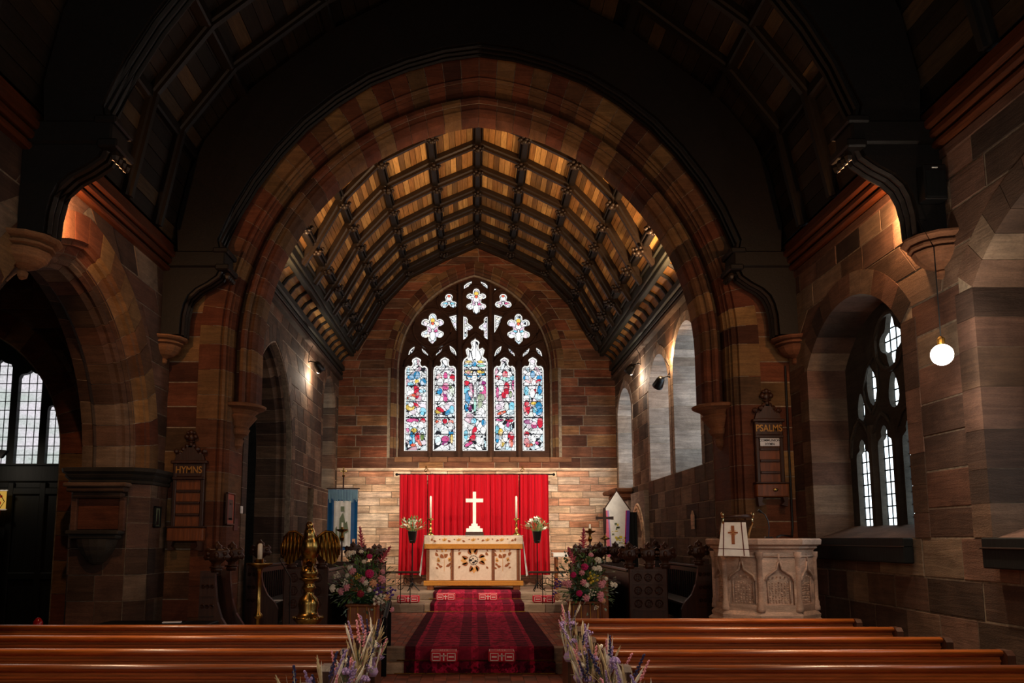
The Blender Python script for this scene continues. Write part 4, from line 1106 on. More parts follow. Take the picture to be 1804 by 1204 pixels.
for dx, dz, r in ((-.06, .0, .035), (0, -.05, .03), (.045, -.02, .03), (-.01, .03, .02)): dk.append([(cx+dx+r*math.cos(q), cz+dz+r*.7*math.sin(q)) for q in [k*.9 for k in range(7)]])
for s in (-1, 1):
    for dz_, L in ((370, .04), (435, .07), (655, .05)):
        x, z = ap(891 + s*255, dz_); br.append(leafpoly(x, z, L, math.radians(125 if s > 0 else 55), .6))
emb(fr_, br, 0, M['emb_brown']); emb(fr_, go, 0, M['emb_gold']); emb(fr_, dk, -.001, M['emb_dark'])
br, go = [], []
for cx in (395, 642, 893, 1138, 1384):
    for s in (-1, 0, 1): x, z = ap(cx, 195); go.append(leafpoly(x, z, .055, PI/2 - s*.8, .5))
for cx, a in ((250, 160), (500, 160), (750, 160), (1030, 20), (1280, 20), (1540, 20), (180, 90), (1615, 80), (320, 200), (575, 200), (830, 200), (955, -20), (1205, -20), (1465, -20)):
    x, z = ap(cx, 200 if a in (160, 20, 90, 80) else 160); br.append(leafpoly(x, z, .055 if a in (160, 20, 90, 80) else .03, math.radians(a), .6))
emb(sf, br, -.03, M['emb_brown']); emb(sf, go, -.03, M['emb_gold'])
# white linen falling over the ends of the altar
cl = MB()
for s in (-1, 1):
    cl.add([(s*1.05, .1, 1.14), (s*1.05, .8, 1.14), (s*1.13, .75, .62), (s*1.17, .3, .30), (s*1.12, .1, .28), (s*1.08, .02, .62)], [(0, 1, 2, 3), (0, 3, 4, 5)])
cl.cbox(-1.055, 1.055, .0, .86, 1.136, 1.144, .002)
o = cl.build('altar_cloth', M['linen']); o.location = (AX, AYf, .58); tag(o, 'white linen cloth over the altar top falling at both ends', 'altar cloth')
# cross with stepped base on a dark plinth
cz = .58 + 1.146
cr_ = thing('altar_cross', 'white cross on a stepped base standing on the altar', 'cross', (AX + .02, AYf + .5, cz))
MB().cbox(-.2, .2, -.14, .14, 0, .07, .008).build('plinth', M['oak'], cr_)
m = MB(); m.cbox(-.18, .18, -.12, .12, .07, .15, .006); m.cbox(-.12, .12, -.085, .085, .15, .20, .006); m.cbox(-.07, .07, -.055, .055, .20, .255, .006); m.build('steps', M['cross_white'], cr_)
m = MB(); m.prism([(-.036, .255), (.036, .255), (.036, .72), (.19, .72), (.19, .80), (.036, .80), (.036, .95), (-.036, .95), (-.036, .80), (-.19, .80), (-.19, .72), (-.036, .72)], F0, -.03, .03); m.build('cross', M['cross_white'], cr_)
# candlesticks
cs = thing('altar_candlestick', 'brass candlestick with tall candle on the altar, on the eagle lectern side of the cross', 'candlestick', (AX - .93, AYf + .35, cz), 0, 'altar candlesticks')
MB().lathe([(.0, 0), (.085, 0), (.085, .015), (.06, .04), (.03, .07), (.025, .10), (.045, .12), (.045, .135), (.02, .16), (.018, .20), (.035, .225), (.018, .25), (.016, .30), (.03, .32), (.07, .345), (.075, .36), (.02, .365), (.02, .39), (0, .39)], k=16).build('stand', M['brass'], cs, True)
MB().lathe([(0, .37), (.024, .37), (.023, .83), (.012, .85), (0, .85)], k=12).build('candle', M['wax'], cs, True)
MB().tube([(0, 0, .845), (0, 0, .87)], .003, 5).build('wick', M['black'], cs)
dup(cs, (AX + .93, AYf + .35, cz), label='brass candlestick with tall candle on the altar, on the pulpit side of the cross')
# lily vases on iron stands
def stem_leaf(m, p, q, r=.003, k=4): m.tube([p, ((p[0]+q[0])/2 + R(-.01, .01), (p[1]+q[1])/2, (p[2]+q[2])/2 + .01), q], r, k)
def leafblade(m, p, d, L, w_, mi=0):
    p = Vector(p); d = Vector(d).normalized(); s = d.cross(Vector((0, 0, 1))); s = s.normalized() if s.length > .05 else Vector((1, 0, 0)); n = s.cross(d)
    a = p + d*L*.5 + n*L*.06; m.add([p, a - s*w_*.5 - n*w_*.15, p + d*L, a + s*w_*.5 - n*w_*.15, a + n*.0], [(0, 1, 4), (1, 2, 4), (2, 3, 4), (3, 0, 4)], mi)
def lily_vase(x, lab):
    t = thing('lily_stand', lab, 'flower stand', (x, 18.0, .58), 0, 'lily vases on iron stands')
    m = MB(); m.tube([(0, 0, .05), (0, 0, 1.02)], .012, 6)
    for k in range(3): a = k*2.1; m.tube([(0, 0, .18), (.1*math.cos(a), .1*math.sin(a), .06), (.16*math.cos(a), .16*math.sin(a), 0)], .01, 5)
    m.tube([(.07*math.cos(a), .07*math.sin(a), 1.03) for a in [k*.6 for k in range(11)]], .008, 5, closed=True)
    m.build('stand', M['iron'], t)
    MB().lathe([(0, .98), (.055, .98), (.075, 1.05), (.10, 1.22), (.105, 1.23), (.09, 1.23), (0, 1.2)], k=16).build('vase', M['black'], t, True)
    m = MB()
    for k in range(60):
        a, e = R(0, 2*PI), R(.3, 1.45); L = R(.12, .3); d = (math.cos(a)*math.cos(e), math.sin(a)*math.cos(e), math.sin(e))
        p = (d[0]*.06, d[1]*.06, 1.22); q = (p[0]+d[0]*L, p[1]+d[1]*L, p[2]+d[2]*L); stem_leaf(m, p, q); leafblade(m, q, (d[0]+R(-.5, .5), d[1]+R(-.5, .5), d[2]), R(.06, .11), R(.025, .04))
    m.build('foliage', M['leaf'], t)['kind'] = 'stuff'
    for k in range(20):
        a, e = R(0, 2*PI), R(.15, 1.5); L = R(.16, .32); d = Vector((math.cos(a)*math.cos(e), math.sin(a)*math.cos(e), math.sin(e)))
        p = Vector((0, 0, 1.24)) + d*L; m = MB(); m.ball((0, 0, 0), (.018, .018, .045), 6, 5)
        if k % 2:
            for j in range(5): aa = j*1.256; leafblade(m, (0, 0, 0), (math.cos(aa), math.sin(aa), 1.0), .08, .035)
        o = m.build('lily', M['f_white'] if k % 3 else M['f_straw'], t); o.location = p; o.rotation_euler = d.to_track_quat('Z', 'Y').to_euler()
lily_vase(-1.36, 'black vase of white lilies on iron stand, towards the blue banner')
lily_vase(1.25, 'black vase of white lilies on iron stand, towards the credence table')
# ---- carpet, stair rods and kneelers
km = NT('red patterned carpet')
g = km.pos((1, 1, 1)); r1 = km.noise(km.pos((9, 9, 9)), 1.6, 2, .5); vo = km.n('ShaderNodeTexVoronoi'); vo.inputs['Scale'].default_value = 13; km.l(g, vo.inputs['Vector'])
sx = km.n('ShaderNodeSeparateXYZ'); km.l(g, sx.inputs[0])
bx = km.math('ABSOLUTE', km.math('ADD', sx.outputs[0], .06))
bord = km.math('GREATER_THAN', bx, .74); mid = km.math('GREATER_THAN', km.math('SINE', km.math('MULTIPLY', bx, 13.0)), .55)
c_ = km.ramp(vo.outputs[0], [(.12, srgb('#7c0e28')), (.3, srgb('#cc2450')), (.55, srgb('#a01636'))])
c_ = km.mix(km.math('MULTIPLY', km.math('GREATER_THAN', r1, .52), .75), c_, srgb('#3c0818'))
c_ = km.mix(km.math('MULTIPLY', mid, .7), c_, srgb('#2a0a1c'))
wv = km.math('SINE', km.math('MULTIPLY', sx.outputs[1], 26.0)); c_ = km.mix(km.math('MULTIPLY', km.math('GREATER_THAN', wv, .5), .35), c_, srgb('#c23a50'))
c_ = km.mix(km.math('MULTIPLY', bord, .85), c_, srgb('#14060c'))
km.col(c_); km.bump(vo.outputs[0], .2, .004); M['carpet'] = km.set(.95, 0, .1)
def carpet_run(name, prof, x0, x1, lab):
    m = MB(); P_ = [(y, z) for y, z in prof]; n = len(P_); th = .014; v = []
    for i, (y, z) in enumerate(P_):
        a = P_[max(0, i-1)]; b = P_[min(n-1, i+1)]; ty, tz = b[0]-a[0], b[1]-a[1]; L = math.hypot(ty, tz); ny, nz = -tz/L, ty/L
        for x in (x0, x1): v += [(x, y, z), (x, y + ny*th, z + nz*th)]
    f = []
    for i in range(n-1):
        a = i*4; b = a+4; f += [(a+1, a+3, b+3, b+1), (a, b, b+2, a+2), (a, a+1, b+1, b), (a+2, b+2, b+3, a+3)]
    f += [(0, 2, 3, 1), ((n-1)*4, (n-1)*4+1, (n-1)*4+3, (n-1)*4+2)]
    o = m.add(v, f).build(name, M['carpet']); tag(o, lab, 'carpet', 'red carpet runners')
e = .003
carpet_run('carpet_runner', [(10.775, .0), (10.772, .12), (10.78, .138), (10.92, .138), (10.925, .29), (10.94, .303), (13.5, .303), (16.04, .303)], -.93, .93, 'red patterned carpet runner over the two front steps and the chancel floor')
carpet_run('carpet_runner', [(16.045, .31), (16.045, .44), (16.06, .453), (17.24, .453), (17.245, .57), (17.26, .583), (18.2, .583)], -.88, .86, 'red patterned carpet over the sanctuary steps in front of the altar')
rods = [(16.03, .32, .93), (17.235, .47, .92), (10.76, .0+.012, 1.0), (10.915, .15, .98)]
for i, (y, z, hw) in enumerate(rods):
    o = MB().tube([(-hw-.05, y, z), (hw-.05, y, z)], .008, 6).build('stair_rod', M['old_brass']); tag(o, ['brass stair rod at the foot of the lower sanctuary step', 'brass stair rod at the foot of the upper sanctuary step', 'brass stair rod at floor level under the front step', 'brass stair rod behind the two front kneelers'][i], 'stair rod', 'stair rods')
def kneeler(x, y, z, lab, w_=.36, rz=0):
    t = thing('kneeler', lab, 'kneeler', (x, y, z), rz, 'red embroidered kneelers')
    h = .13; d = .11
    MB().cbox(-w_/2, w_/2, -d, d, 0, h, .018).build('cushion', M['red_wool'], t)
    m = MB()
    for s in (-1, 1):
        cx = s*w_*.28; hw = w_*.16
        for a, b, c, e_ in ((-hw, hw, .018, .027), (-hw, hw, h-.027, h-.018), (-hw, -hw+.009, .02, h-.02), (hw-.009, hw, .02, h-.02), (-hw*.6, hw*.6, h*.43, h*.57)): m.box(cx+a, cx+b, -d-.002, -d+.004, c, e_)
    m.box(-.008, .008, -d-.002, -d+.004, .02, h-.02); m.box(-.025, .025, -d-.002, -d+.004, h*.55, h*.65)
    for s in (-1, 1): m.ball((s*.028, -d, h*.6), .008, 5, 4)
    for xx in (-w_*.46, w_*.46-.006): m.box(xx, xx+.006, -d, d, h-.001, h+.002)
    m.box(-w_*.46, w_*.46, -d*.8, -d*.75, h-.001, h+.002); m.box(-w_*.46, w_*.46, d*.75, d*.8, h-.001, h+.002)
    for k in range(9): m.ball((w_*.14*math.cos(k*.7), d*.5*math.sin(k*.7), h), .006, 4, 3)
    m.build('stitching', M['pink_wool'], t)['kind'] = 'stuff'
kneeler(-.44, 10.80, .156, 'red kneeler with cross on the front step, nearer the eagle lectern', .33)
kneeler(.27, 10.80, .156, 'red kneeler with cross on the front step, nearer the pulpit', .33)
kneeler(-.62, 16.9, .467, 'red kneeler on the sanctuary step carpet, nearer the eagle lectern', .38)
kneeler(.02+.0, 16.9, .467, 'red kneeler on the sanctuary step carpet, nearer the pulpit', .38) if False else kneeler(.20, 16.9, .467, 'red kneeler on the sanctuary step carpet, nearer the pulpit', .38)
kneeler(-1.32, 16.55, .452, 'red kneeler on bare stone behind the communion rail, blue banner side', .42)
kneeler(1.26, 16.55, .452, 'red kneeler on bare stone behind the communion rail, credence table side', .42)
# ---- communion rails with wrought standards
def rail(x0, x1, lab, ps):
    t = thing('communion_rail', lab, 'altar rail', ((x0+x1)/2, 16.15, .452), 0, 'communion rails'); h = (x1-x0)/2
    MB().cbox(-h, h, -.05, .05, .56, .60, .012).build('handrail', M['oak'], t)
    for px in ps:
        m = MB(); x = px - (x0+x1)/2
        for d in (-.09, .09): m.tube([(x+d, 0, 0), (x+d, 0, .56)], .009, 6)
        for k in range(4):
            s = 1 if k % 2 else -1
            m.tube([(x + s*(.09 + .05*math.sin(q)), 0, .30 + k*.05 + .06*math.cos(q)*(1-q/8)) for q in [j*.6 for j in range(9)]], .007, 5)
            m.tube([(x + s*(.03*math.cos(q)), 0, .42 + .06*math.sin(q)) for q in [j*.7 for j in range(8)]], .006, 5)
        m.build('standard', M['iron'], t)
rail(-1.85, -1.08, 'dark communion rail on scrolled iron standards, blue banner side', (-1.35,))
rail(.95, 1.65, 'dark communion rail on scrolled iron standards, credence table side', (1.3,))
# ---- credence table with cross
t = thing('credence_table', 'small oak credence table against the pale wall under a white lace cloth', 'table', (2.02, 18.6, .58))
MB().cbox(-.36, .36, -.2, .2, .72, .76, .008).build('tabletop', M['oak_mid'], t)
for a in (-.32, .32):
    for b in (-.16, .16): MB().cbox(a-.025, a+.025, b-.025, b+.025, 0, .72, .006).build('leg', M['oak_mid'], t)
m = MB().cbox(-.40, .40, -.24, .24, .762, .775, .003)
for i in range(32):
    a = -.40 + .025*i; m.prism([(a, .775), (a+.025, .775), (a+.025, .71), (a+.0125, .68), (a, .71)], lambda u, z, d: (u, d, z), -.245, -.238)
o = m.build('lace_cloth', M['linen']); o.location = (2.02, 18.6, .58); tag(o, 'white lace-edged cloth on the credence table', 'cloth')
t = thing('wooden_cross', 'small brown wooden cross on the white credence cloth', 'cross', (2.28, 18.45, 1.357))
MB().cbox(-.09, .09, -.06, .06, 0, .03, .005).build('base', M['oak_mid'], t)
MB().prism([(-.02, .03), (.02, .03), (.02, .24), (.1, .24), (.1, .28), (.02, .28), (.02, .38), (-.02, .38), (-.02, .28), (-.1, .28), (-.1, .24), (-.02, .24)], F0, -.015, .015).build('cross', M['oak_mid'], t)
# ---- banners
t = thing('blue_banner', 'blue silk banner with white figure panel hung from a processional pole', 'banner', (-2.68, 17.0, .45))
MB().tube([(0, .03, 0), (0, .03, 2.42)], .016, 8).build('pole', M['oak'], t)
m = MB(); m.ball((0, .03, 2.45), .03, 8, 6); m.box(-.012, .012, .02, .04, 2.46, 2.62); m.box(-.05, .05, .02, .04, 2.53, 2.555); m.ball((-.05, .03, 2.54), .016, 6, 5); m.ball((.05, .03, 2.54), .016, 6, 5); m.build('finial', M['brass'], t)
MB().tube([(-.33, .02, 2.2), (.33, .02, 2.2)], .014, 8).build('crossbar', M['oak'], t)
def cloth(name, outline_top, w0, w1, z1, z0, n, amp, mat, par, y=0, seed=1):
    m = MB(); rows = 10; v = []
    for j in range(rows+1):
        q = j/rows
        for i in range(n+1):
            u = i/n; x = w0 + (w1-w0)*u; z = z1 + (z0-z1)*q
            v.append((x, y + amp*math.sin(u*PI*7 + seed)*(1 - .4*q), z))
    m.add(v, [(j*(n+1)+i, j*(n+1)+i+1, (j+1)*(n+1)+i+1, (j+1)*(n+1)+i) for j in range(rows) for i in range(n)])
    return m.build(name, mat, par, True)
cloth('cloth', 0, -.30, .30, 2.18, .98, 28, .014, M['blue_cloth'], t, -.01)
o = cloth('figure_panel', 0, -.17, .17, 1.95, 1.05, 20, .012, M['linen'], t, -.03, 2)
m = MB()
for p in ([(-.06, 1.15), (.05, 1.15), (.07, 1.5), (.02, 1.72), (-.05, 1.6)], [(-.03, 1.74), (.04, 1.74), (.04, 1.84), (-.03, 1.84)], [(.07, 1.3), (.13, 1.35), (.1, 1.55), (.06, 1.5)], [(-.12, 1.2), (-.08, 1.2), (-.1, 1.45), (-.13, 1.4)]): m.prism(p, F0, -.056, -.050)
m.build('embroidery', M['f_sage'], o)['kind'] = 'stuff'
for s in (-1, 1):
    m = MB(); m.prism([(s*.235-.03, 1.12), (s*.235, 1.08), (s*.235+.03, 1.12), (s*.235+.03, 1.2), (s*.235-.03, 1.2)], F0, -.032, -.026); m.build('emblem', M['f_peach'], t)

m = MB()
for i in range(26):
    x = -.29 + i*.0232; m.box(x, x+.012, -.03, -.022, 2.0 - R(0, .1), 2.17)
m.build('lettered_fringe', plain('pale blue thread', '#8fb6c6', .7), t)['kind'] = 'stuff'
t = thing('processional_banner', 'white gabled banner with purple and rainbow edging on a pole', 'banner', (2.72, 16.7, .45))
MB().tube([(0, .03, 0), (0, .03, 2.18)], .016, 8).build('pole', M['oak'], t)
m = MB().prism([(-.20, .85), (.20, .85), (.25, 1.75), (0, 2.12), (-.25, 1.75)], F0, -.012, -.004); bo = m.build('cloth', M['linen'], t)
for nm, s, mt, a, b in (('border', 1, 'f_purple', .19, .25), ('border', 1, 'f_magenta', .17, .19), ('border', -1, 'f_rose', .19, .25), ('border', -1, 'f_lilac', .16, .19)):
    MB().prism([(s*(a-.05), .85), (s*(b-.05), .85), (s*b, 1.75), (s*a, 1.75)], F0, -.018, -.011).build(nm, M[mt], bo)
m = MB()
for k in range(16): x = R(-.12, .12); z = R(1.05, 1.45); m.box(x, x+R(.02, .06), -.018, -.011, z, z+R(.01, .05))
m.build('embroidery', M['f_yellow'], bo)['kind'] = 'stuff'
m = MB()
for k in range(12): x = R(-.12, .12); z = R(1.0, 1.5); m.box(x, x+R(.02, .05), -.02, -.011, z, z+R(.01, .04))
m.build('embroidery', M['f_sage'], bo)['kind'] = 'stuff'
m = MB()
for s in (-1, 1): m.tube([(0, 0, 2.13), (s*.26, 0, 1.76)], .012, 6)
m.build('gable_bar', M['oak'], t)
cloth('folded_side', 0, .22, .40, 1.72, .55, 10, .03, M['blackwood'], t, .05, 3)
# processional cross and torches
def torch(x, y, z, top, lab, cross=False):
    t = thing('processional_torch' if not cross else 'processional_cross', lab, 'processional cross' if cross else 'torch', (x, y, z), 0)
    MB().tube([(0, 0, 0), (0, 0, top-.28)], .014, 8).build('staff', M['oak'], t)
    if cross:
        MB().prism([(-.022, top-.30), (.022, top-.30), (.03, top-.05), (.16, top-.06), (.16, top), (.03, top-.01), (.022, top+.15), (-.022, top+.15), (-.03, top-.01), (-.16, top), (-.16, top-.06), (-.03, top-.05)], F0, -.012, .012).build('cross', M['oak'], t)
        MB().lathe([(0, top-.42), (.03, top-.42), (.09, top-.40), (.09, top-.39), (.03, top-.36), (0, top-.3)], k=12).build('collar', M['old_brass'], t)
    else:
        MB().lathe([(0, top-.3), (.03, top-.3), (.045, top-.25), (.02, top-.2), (.02, top-.16), (.10, top-.12), (.11, top-.1), (.03, top-.1), (.025, top-.06), (0, top-.06)], k=12).build('cup', M['old_brass'], t)
        MB().lathe([(0, top-.07), (.018, top-.07), (.018, top+.02), (0, top+.02)], k=8).build('candle', M['wax'], t)
torch(2.27, 15.35, .3, 1.75, 'dark processional cross standing in front of the gabled banner', True)
torch(2.06, 15.78, .3, 1.60, 'short processional torch beside the processional cross')
torch(-2.42, 15.3, .3, 1.62, 'processional torch standing in front of the blue banner')
# ---- sedilia arch on the right wall under the first lancet
sd = thing('sedilia', 'pale moulded stone seat arch with projecting shelf in the far chancel wall', 'sedilia', (0, 0, 0)); 
SA = Arch(17.1, .50, 1.55, .62, .58)
fs = on_right(HC - .10)
m = MB().plate([(16.4, .58), (17.8, .58), (17.8, 2.58), (16.4, 2.58)], [SA.outline(0, 12, .7)], fs, 0, .095); m.build('back_panel', M['stone_reveal'], sd)
for o_, r_, d_ in ((.03, .035, 0), (.10, .03, -.01), (.17, .025, 0)):
    MB().tube([fs(*SA.pt(i/20, o_), d_) for i in range(21)], r_, 6).build('arch_moulding', M['stone_pale'], sd, True)
MB().cbox(HC-.42, HC-.02, 17.95, 19.6, 2.62, 2.72, .03).build('shelf', M['stone_corbel'], sd)
MB().cbox(HC-.30, HC-.02, 18.0, 19.5, 2.50, 2.62, .03).build('shelf_moulding', M['stone_corbel'], sd)
for y in (18.1, 18.9): MB().cbox(HC-.12, HC-.02, y, y+.6, 1.5, 2.48, .02).build('panel', M['stone_reveal'], sd)

# ---- floodlights on the chancel walls and their cables
def flood(x, y, z, s, lab, dirv):
    t = thing('floodlight', lab, 'floodlight', (x, y, z), 0, 'chancel floodlights')
    m = MB().lathe([(0, 0), (.05, 0), (.07, .05), (.09, .16), (.095, .2), (.085, .2), (.07, .1), (0, .09)], k=14)
    h = m.build('housing', M['black'], t, True); h.rotation_euler = Vector(dirv).to_track_quat('Z', 'Y').to_euler()
    l = MB().lathe([(0, .12), (.078, .12), (.078, .13), (0, .13)], k=14).build('lamp_face', M['lamp_on'], t); l.rotation_euler = h.rotation_euler
    MB().tube([(s*.14, -.02, .0), (s*.10, -.02, .02), (0, 0, .0)], .012, 6).build('arm', M['iron'], t)
    MB().tube([(s*.14, 0, .02), (s*.13, 0, .2), (s*.06, 0, .33)], .007, 5).build('cable', M['black'], t)
M['lamp_on'] = emit('lit lamp', (1, .95, .88, 1), 25)
flood(-3.12, 16.1, 5.02, -1, 'small black floodlight on the left chancel wall', (.45, .75, -.75))
flood(3.10, 16.6, 5.08, 1, 'small black floodlight on the right chancel wall nearer the altar', (-.5, .7, -.75))
flood(3.10, 14.15, 4.35, 1, 'small black floodlight on the pier between two chancel lancets', (-.2, .75, -.6))
# ================================================================ CHOIR STALLS
random.seed(23)
def poppy(w_=.26, h=.34, th=.06):
    m = MB(); hf = [(0, 1.0), (.09, .90), (.20, .86), (.19, .76), (.29, .72), (.44, .78), (.58, .68), (.51, .57), (.62, .47), (.53, .35), (.37, .37), (.27, .30), (.17, .24), (.14, .10), (.24, .05), (.24, 0)]
    o = [(x*w_*.95, z*h) for x, z in hf] + [(-x*w_*.95, z*h) for x, z in reversed(hf[1:])]
    m.prism(o, F0, -th/2, th/2)
    for s in (-1, 1):
        m.ball((0, s*th*.5, h*.52), (w_*.12, .02, h*.13), 6, 4); m.ball((0, s*th*.5, h*.80), (w_*.08, .018, h*.09), 6, 4)
        for q in (-1, 1): m.ball((q*w_*.38, s*th*.5, h*.58), (w_*.10, .018, h*.08), 6, 4); m.ball((q*w_*.36, s*th*.5, h*.44), (w_*.08, .015, h*.05), 6, 4)
    m.box(-w_*.2, w_*.2, -th*.6, th*.6, -.02, .05); m.box(-w_*.28, w_*.28, -th*.7, th*.7, .03, .05)
    return m
def bench_end(w_, h, carved=True, scroll=0):
    """traceried bench end in the x-z plane, scroll: side with a swept arm"""
    m = MB()
    if scroll:
        s = scroll; o = [(-s*w_*.5, 0), (s*w_*.5, 0), (s*w_*.5, h*.38), (s*w_*.38, h*.48), (s*w_*.16, h*.58), (s*w_*.02, h*.72), (-s*w_*.06, h*.9), (-s*w_*.08, h), (-s*w_*.5, h)]
        m.prism(o if s > 0 else o[::-1], F0, -.035, .035)
    else: m.cbox(-w_/2, w_/2, -.035, .035, 0, h, .012)
    return m
def carving(w_, h, z0, nx, nz):
    m = MB(); c = w_/nx; r = (h-z0)/nz
    for i in range(nx):
        for j in range(nz):
            x = -w_/2 + c*(i+.5); z = z0 + r*(j+.5); rr = min(c, r)*.36
            m.tube([(x + rr*math.cos(a), -.04, z + rr*math.sin(a)) for a in [k*PI/4 for k in range(8)]], .008, 4, closed=True)
            for k in range(4): m.ball((x + rr*.45*math.cos(k*PI/2+.78), -.04, z + rr*.45*math.sin(k*PI/2+.78)), (rr*.28, .012, rr*.28), 5, 3)
    for j in range(nz+1): m.box(-w_/2, w_/2, -.046, -.03, z0 + r*j - .006, z0 + r*j + .006)
    return m
def stall(lab, x0, x1, y0, y1, zf, h, heads, cat_side, scroll=0, group='choir stalls', back=True, carve=(3, 3)):
    cx = (x0+x1)/2; t = thing('choir_stall', lab, 'choir stall', (cx, y0, zf), 0, group); w_ = x1-x0; L = y1-y0; s = cat_side
    for k, y in enumerate((0, L)):
        e_ = bench_end(w_, h, scroll=scroll).build('bench_end', M['oak'], t); e_.location = (0, y, 0)
        if k == 0:
            sw = w_*.8 if not scroll else w_*.4; sx = 0 if not scroll else -scroll*w_*.26
            c = carving(sw, h*.95, h*.42, *carve).build('tracery_carving', M['oak'], e_); c.location = (sx, 0, 0); c['kind'] = 'stuff'
        for hx_ in heads:
            p = poppy().build('poppyhead', M['oak'], t, True); p.location = (hx_, y, h)
    bx_ = s*(w_/2 - .03)
    MB().cbox(bx_-.02, bx_+.02, .03, L-.03, .10, h*.93, .008).build('backboard', M['oak_y'], t)
    m = MB(); n = int(L/.14)
    for i in range(n): y = .06 + (L-.12)*i/n; m.box(bx_-s*.03-.008, bx_-s*.03+.008, y, y+.02, .45, h*.86)
    m.cbox(bx_-.045, bx_+.03, .02, L-.02, h*.93, h*.97, .01); m.build('panelling', M['oak_y'], t)
    MB().cbox(min(bx_, -s*(w_*.35)), max(bx_, -s*(w_*.35)), .03, L-.03, .42, .46, .008).build('seat', M['oak_y'], t)
    return t
FZ = .302
stall('carved oak stall end with poppyheads behind the brass eagle lectern', -2.62, -2.02, 11.6, 14.6, FZ, .97, (-.2, .2), 1)
stall('oak stall with one poppyhead against the left jamb of the chancel arch', -3.24, -2.78, 12.05, 14.9, FZ, 1.0, (-.05,), -1, 1)
t_ = stall('oak bench with poppyhead and swept arm standing before the left arch jamb', -3.26, -2.86, 10.10, 10.72, 0, 1.28, (-.02,), -1, 1, 'front benches')
stall('tall triple-headed oak stall end near the sanctuary, beside the blue banner', -2.20, -1.66, 14.9, 15.6, FZ, .93, (-.14, .14), 1)
stall('carved oak stall end with three poppyheads nearest the pulpit', 2.00, 2.52, 11.6, 14.3, FZ, .97, (-.24, .02, .24), -1)
stall('oak stall with swept arm against the right chancel wall behind the pulpit', 2.80, 3.24, 12.05, 14.9, FZ, 1.0, (.05,), 1, -1)
stall('oak stall end near the sanctuary in front of the gabled banner', 1.66, 2.14, 14.9, 15.6, FZ, .93, (-.13, .13), -1)
stall('narrow oak stall end beside the sedilia arch', 2.36, 2.66, 14.6, 15.4, FZ, .86, (0,), 1)
o = MB().cbox(-.14, .14, -.1, .1, 0, .012, .002).build('hymn_sheet', M['paper']); o.location = (-2.98, 12.5, FZ+.46); tag(o, 'white sheet lying on the stall seat beyond the left arch jamb', 'sheet of paper')
# long dark desk fronts
for s, lab in ((-1, 'dark oak choir desk along the left stalls with sloping top'), (1, 'dark oak choir desk along the right stalls with sloping top')):
    t = thing('choir_desk', lab, 'desk', (s*1.70, 11.75, FZ), 0, 'choir desks')
    MB().cbox(-.03, .03, 0, 2.7, 0, .78, .01).build('front_board', M['oak_y'], t)
    m = MB().prism([(-.05, .78), (s*.0+.05, .78), (.05, .81), (-.05, .81)], lambda u, z, d: (u, d, z), 0, 2.7); m.prism([(0, .80), (s*.22, .74), (s*.22, .765), (0, .825)], lambda u, z, d: (u, d, z), 0, 2.7); m.build('desk_top', M['oak'], t)
    for y in (0, 2.7): MB().cbox(-.05, .05, y-.03, y+.03, 0, .86, .012).build('post', M['oak_mid'], t)

# ================================================================ EAGLE LECTERN
t = thing('eagle_lectern', 'brass eagle lectern with outspread wings on a turned column', 'lectern', (-1.92, 9.7, 0), .0)
m = MB(); m.ball((0, 0, 1.56), (.11, .11, .17), 14, 10); m.ball((0, -.03, 1.69), (.07, .07, .11), 12, 8); m.ball((0, -.045, 1.80), (.045, .055, .05), 12, 8)
m.ball((0, .06, 1.42), (.055, .05, .12), 10, 8); m.ball((-.05, -.01, 1.42), (.035, .04, .08), 8, 6); m.ball((.05, -.01, 1.42), (.035, .04, .08), 8, 6)
o = m.build('body', M['brass'], t, True)
rmod = o.modifiers.new('join', 'REMESH'); rmod.mode = 'VOXEL'; rmod.voxel_size = .012; rmod.use_smooth_shade = True
sm = o.modifiers.new('smooth', 'SMOOTH'); sm.iterations = 4
MB().tube([(0, -.08, 1.81), (0, -.125, 1.80), (0, -.135, 1.77)], [.022, .014, .003], 8).build('beak', M['brass'], t, True)
for s in (-1, 1):
    wg = MB()
    sh = [(0, 1.63), (.05, 1.69), (.12, 1.735), (.19, 1.73), (.25, 1.67), (.28, 1.57), (.275, 1.47), (.24, 1.39), (.20, 1.365), (.15, 1.38), (.10, 1.42), (.05, 1.48), (.01, 1.54)]
    wg.prism([(s*(.05+x), z) for x, z in sh], lambda u, z, d: (u, d + .03 + .25*abs(u)*.4, z), 0, .02)
    wo = wg.build('wing', M['old_brass'], t)
    f = MB()
    for k, (xt, zt, xb, zb) in enumerate(((.03, 1.65, .05, 1.49), (.07, 1.69, .09, 1.43), (.11, 1.72, .14, 1.39), (.155, 1.725, .185, 1.37), (.195, 1.715, .225, 1.39), (.23, 1.68, .255, 1.43), (.255, 1.63, .272, 1.50))):
        f.tube([(s*(.05+xt), .022+.1*xt, zt), (s*(.05+(xt+xb)/2), .005+.1*xt, (zt+zb)/2), (s*(.05+xb), .03+.1*xb, zb)], [.012, .021, .007], 6)
    f.tube([(s*(.05+x), .02+.1*x, z) for x, z in sh[:7]], .014, 6)
    f.build('feathers', M['old_brass'], wo, True)['kind'] = 'stuff'
MB().ball((0, 0, 1.27), (.10, .10, .085), 18, 12).build('globe', M['brass'], t, True)
MB().tube([(-.05, -.05, 1.37), (-.055, -.085, 1.34), (-.05, -.1, 1.29)], .014, 6).build('claw', M['brass'], t)
MB().tube([(.05, -.05, 1.37), (.055, -.085, 1.34), (.05, -.1, 1.29)], .014, 6).build('claw', M['brass'], t)
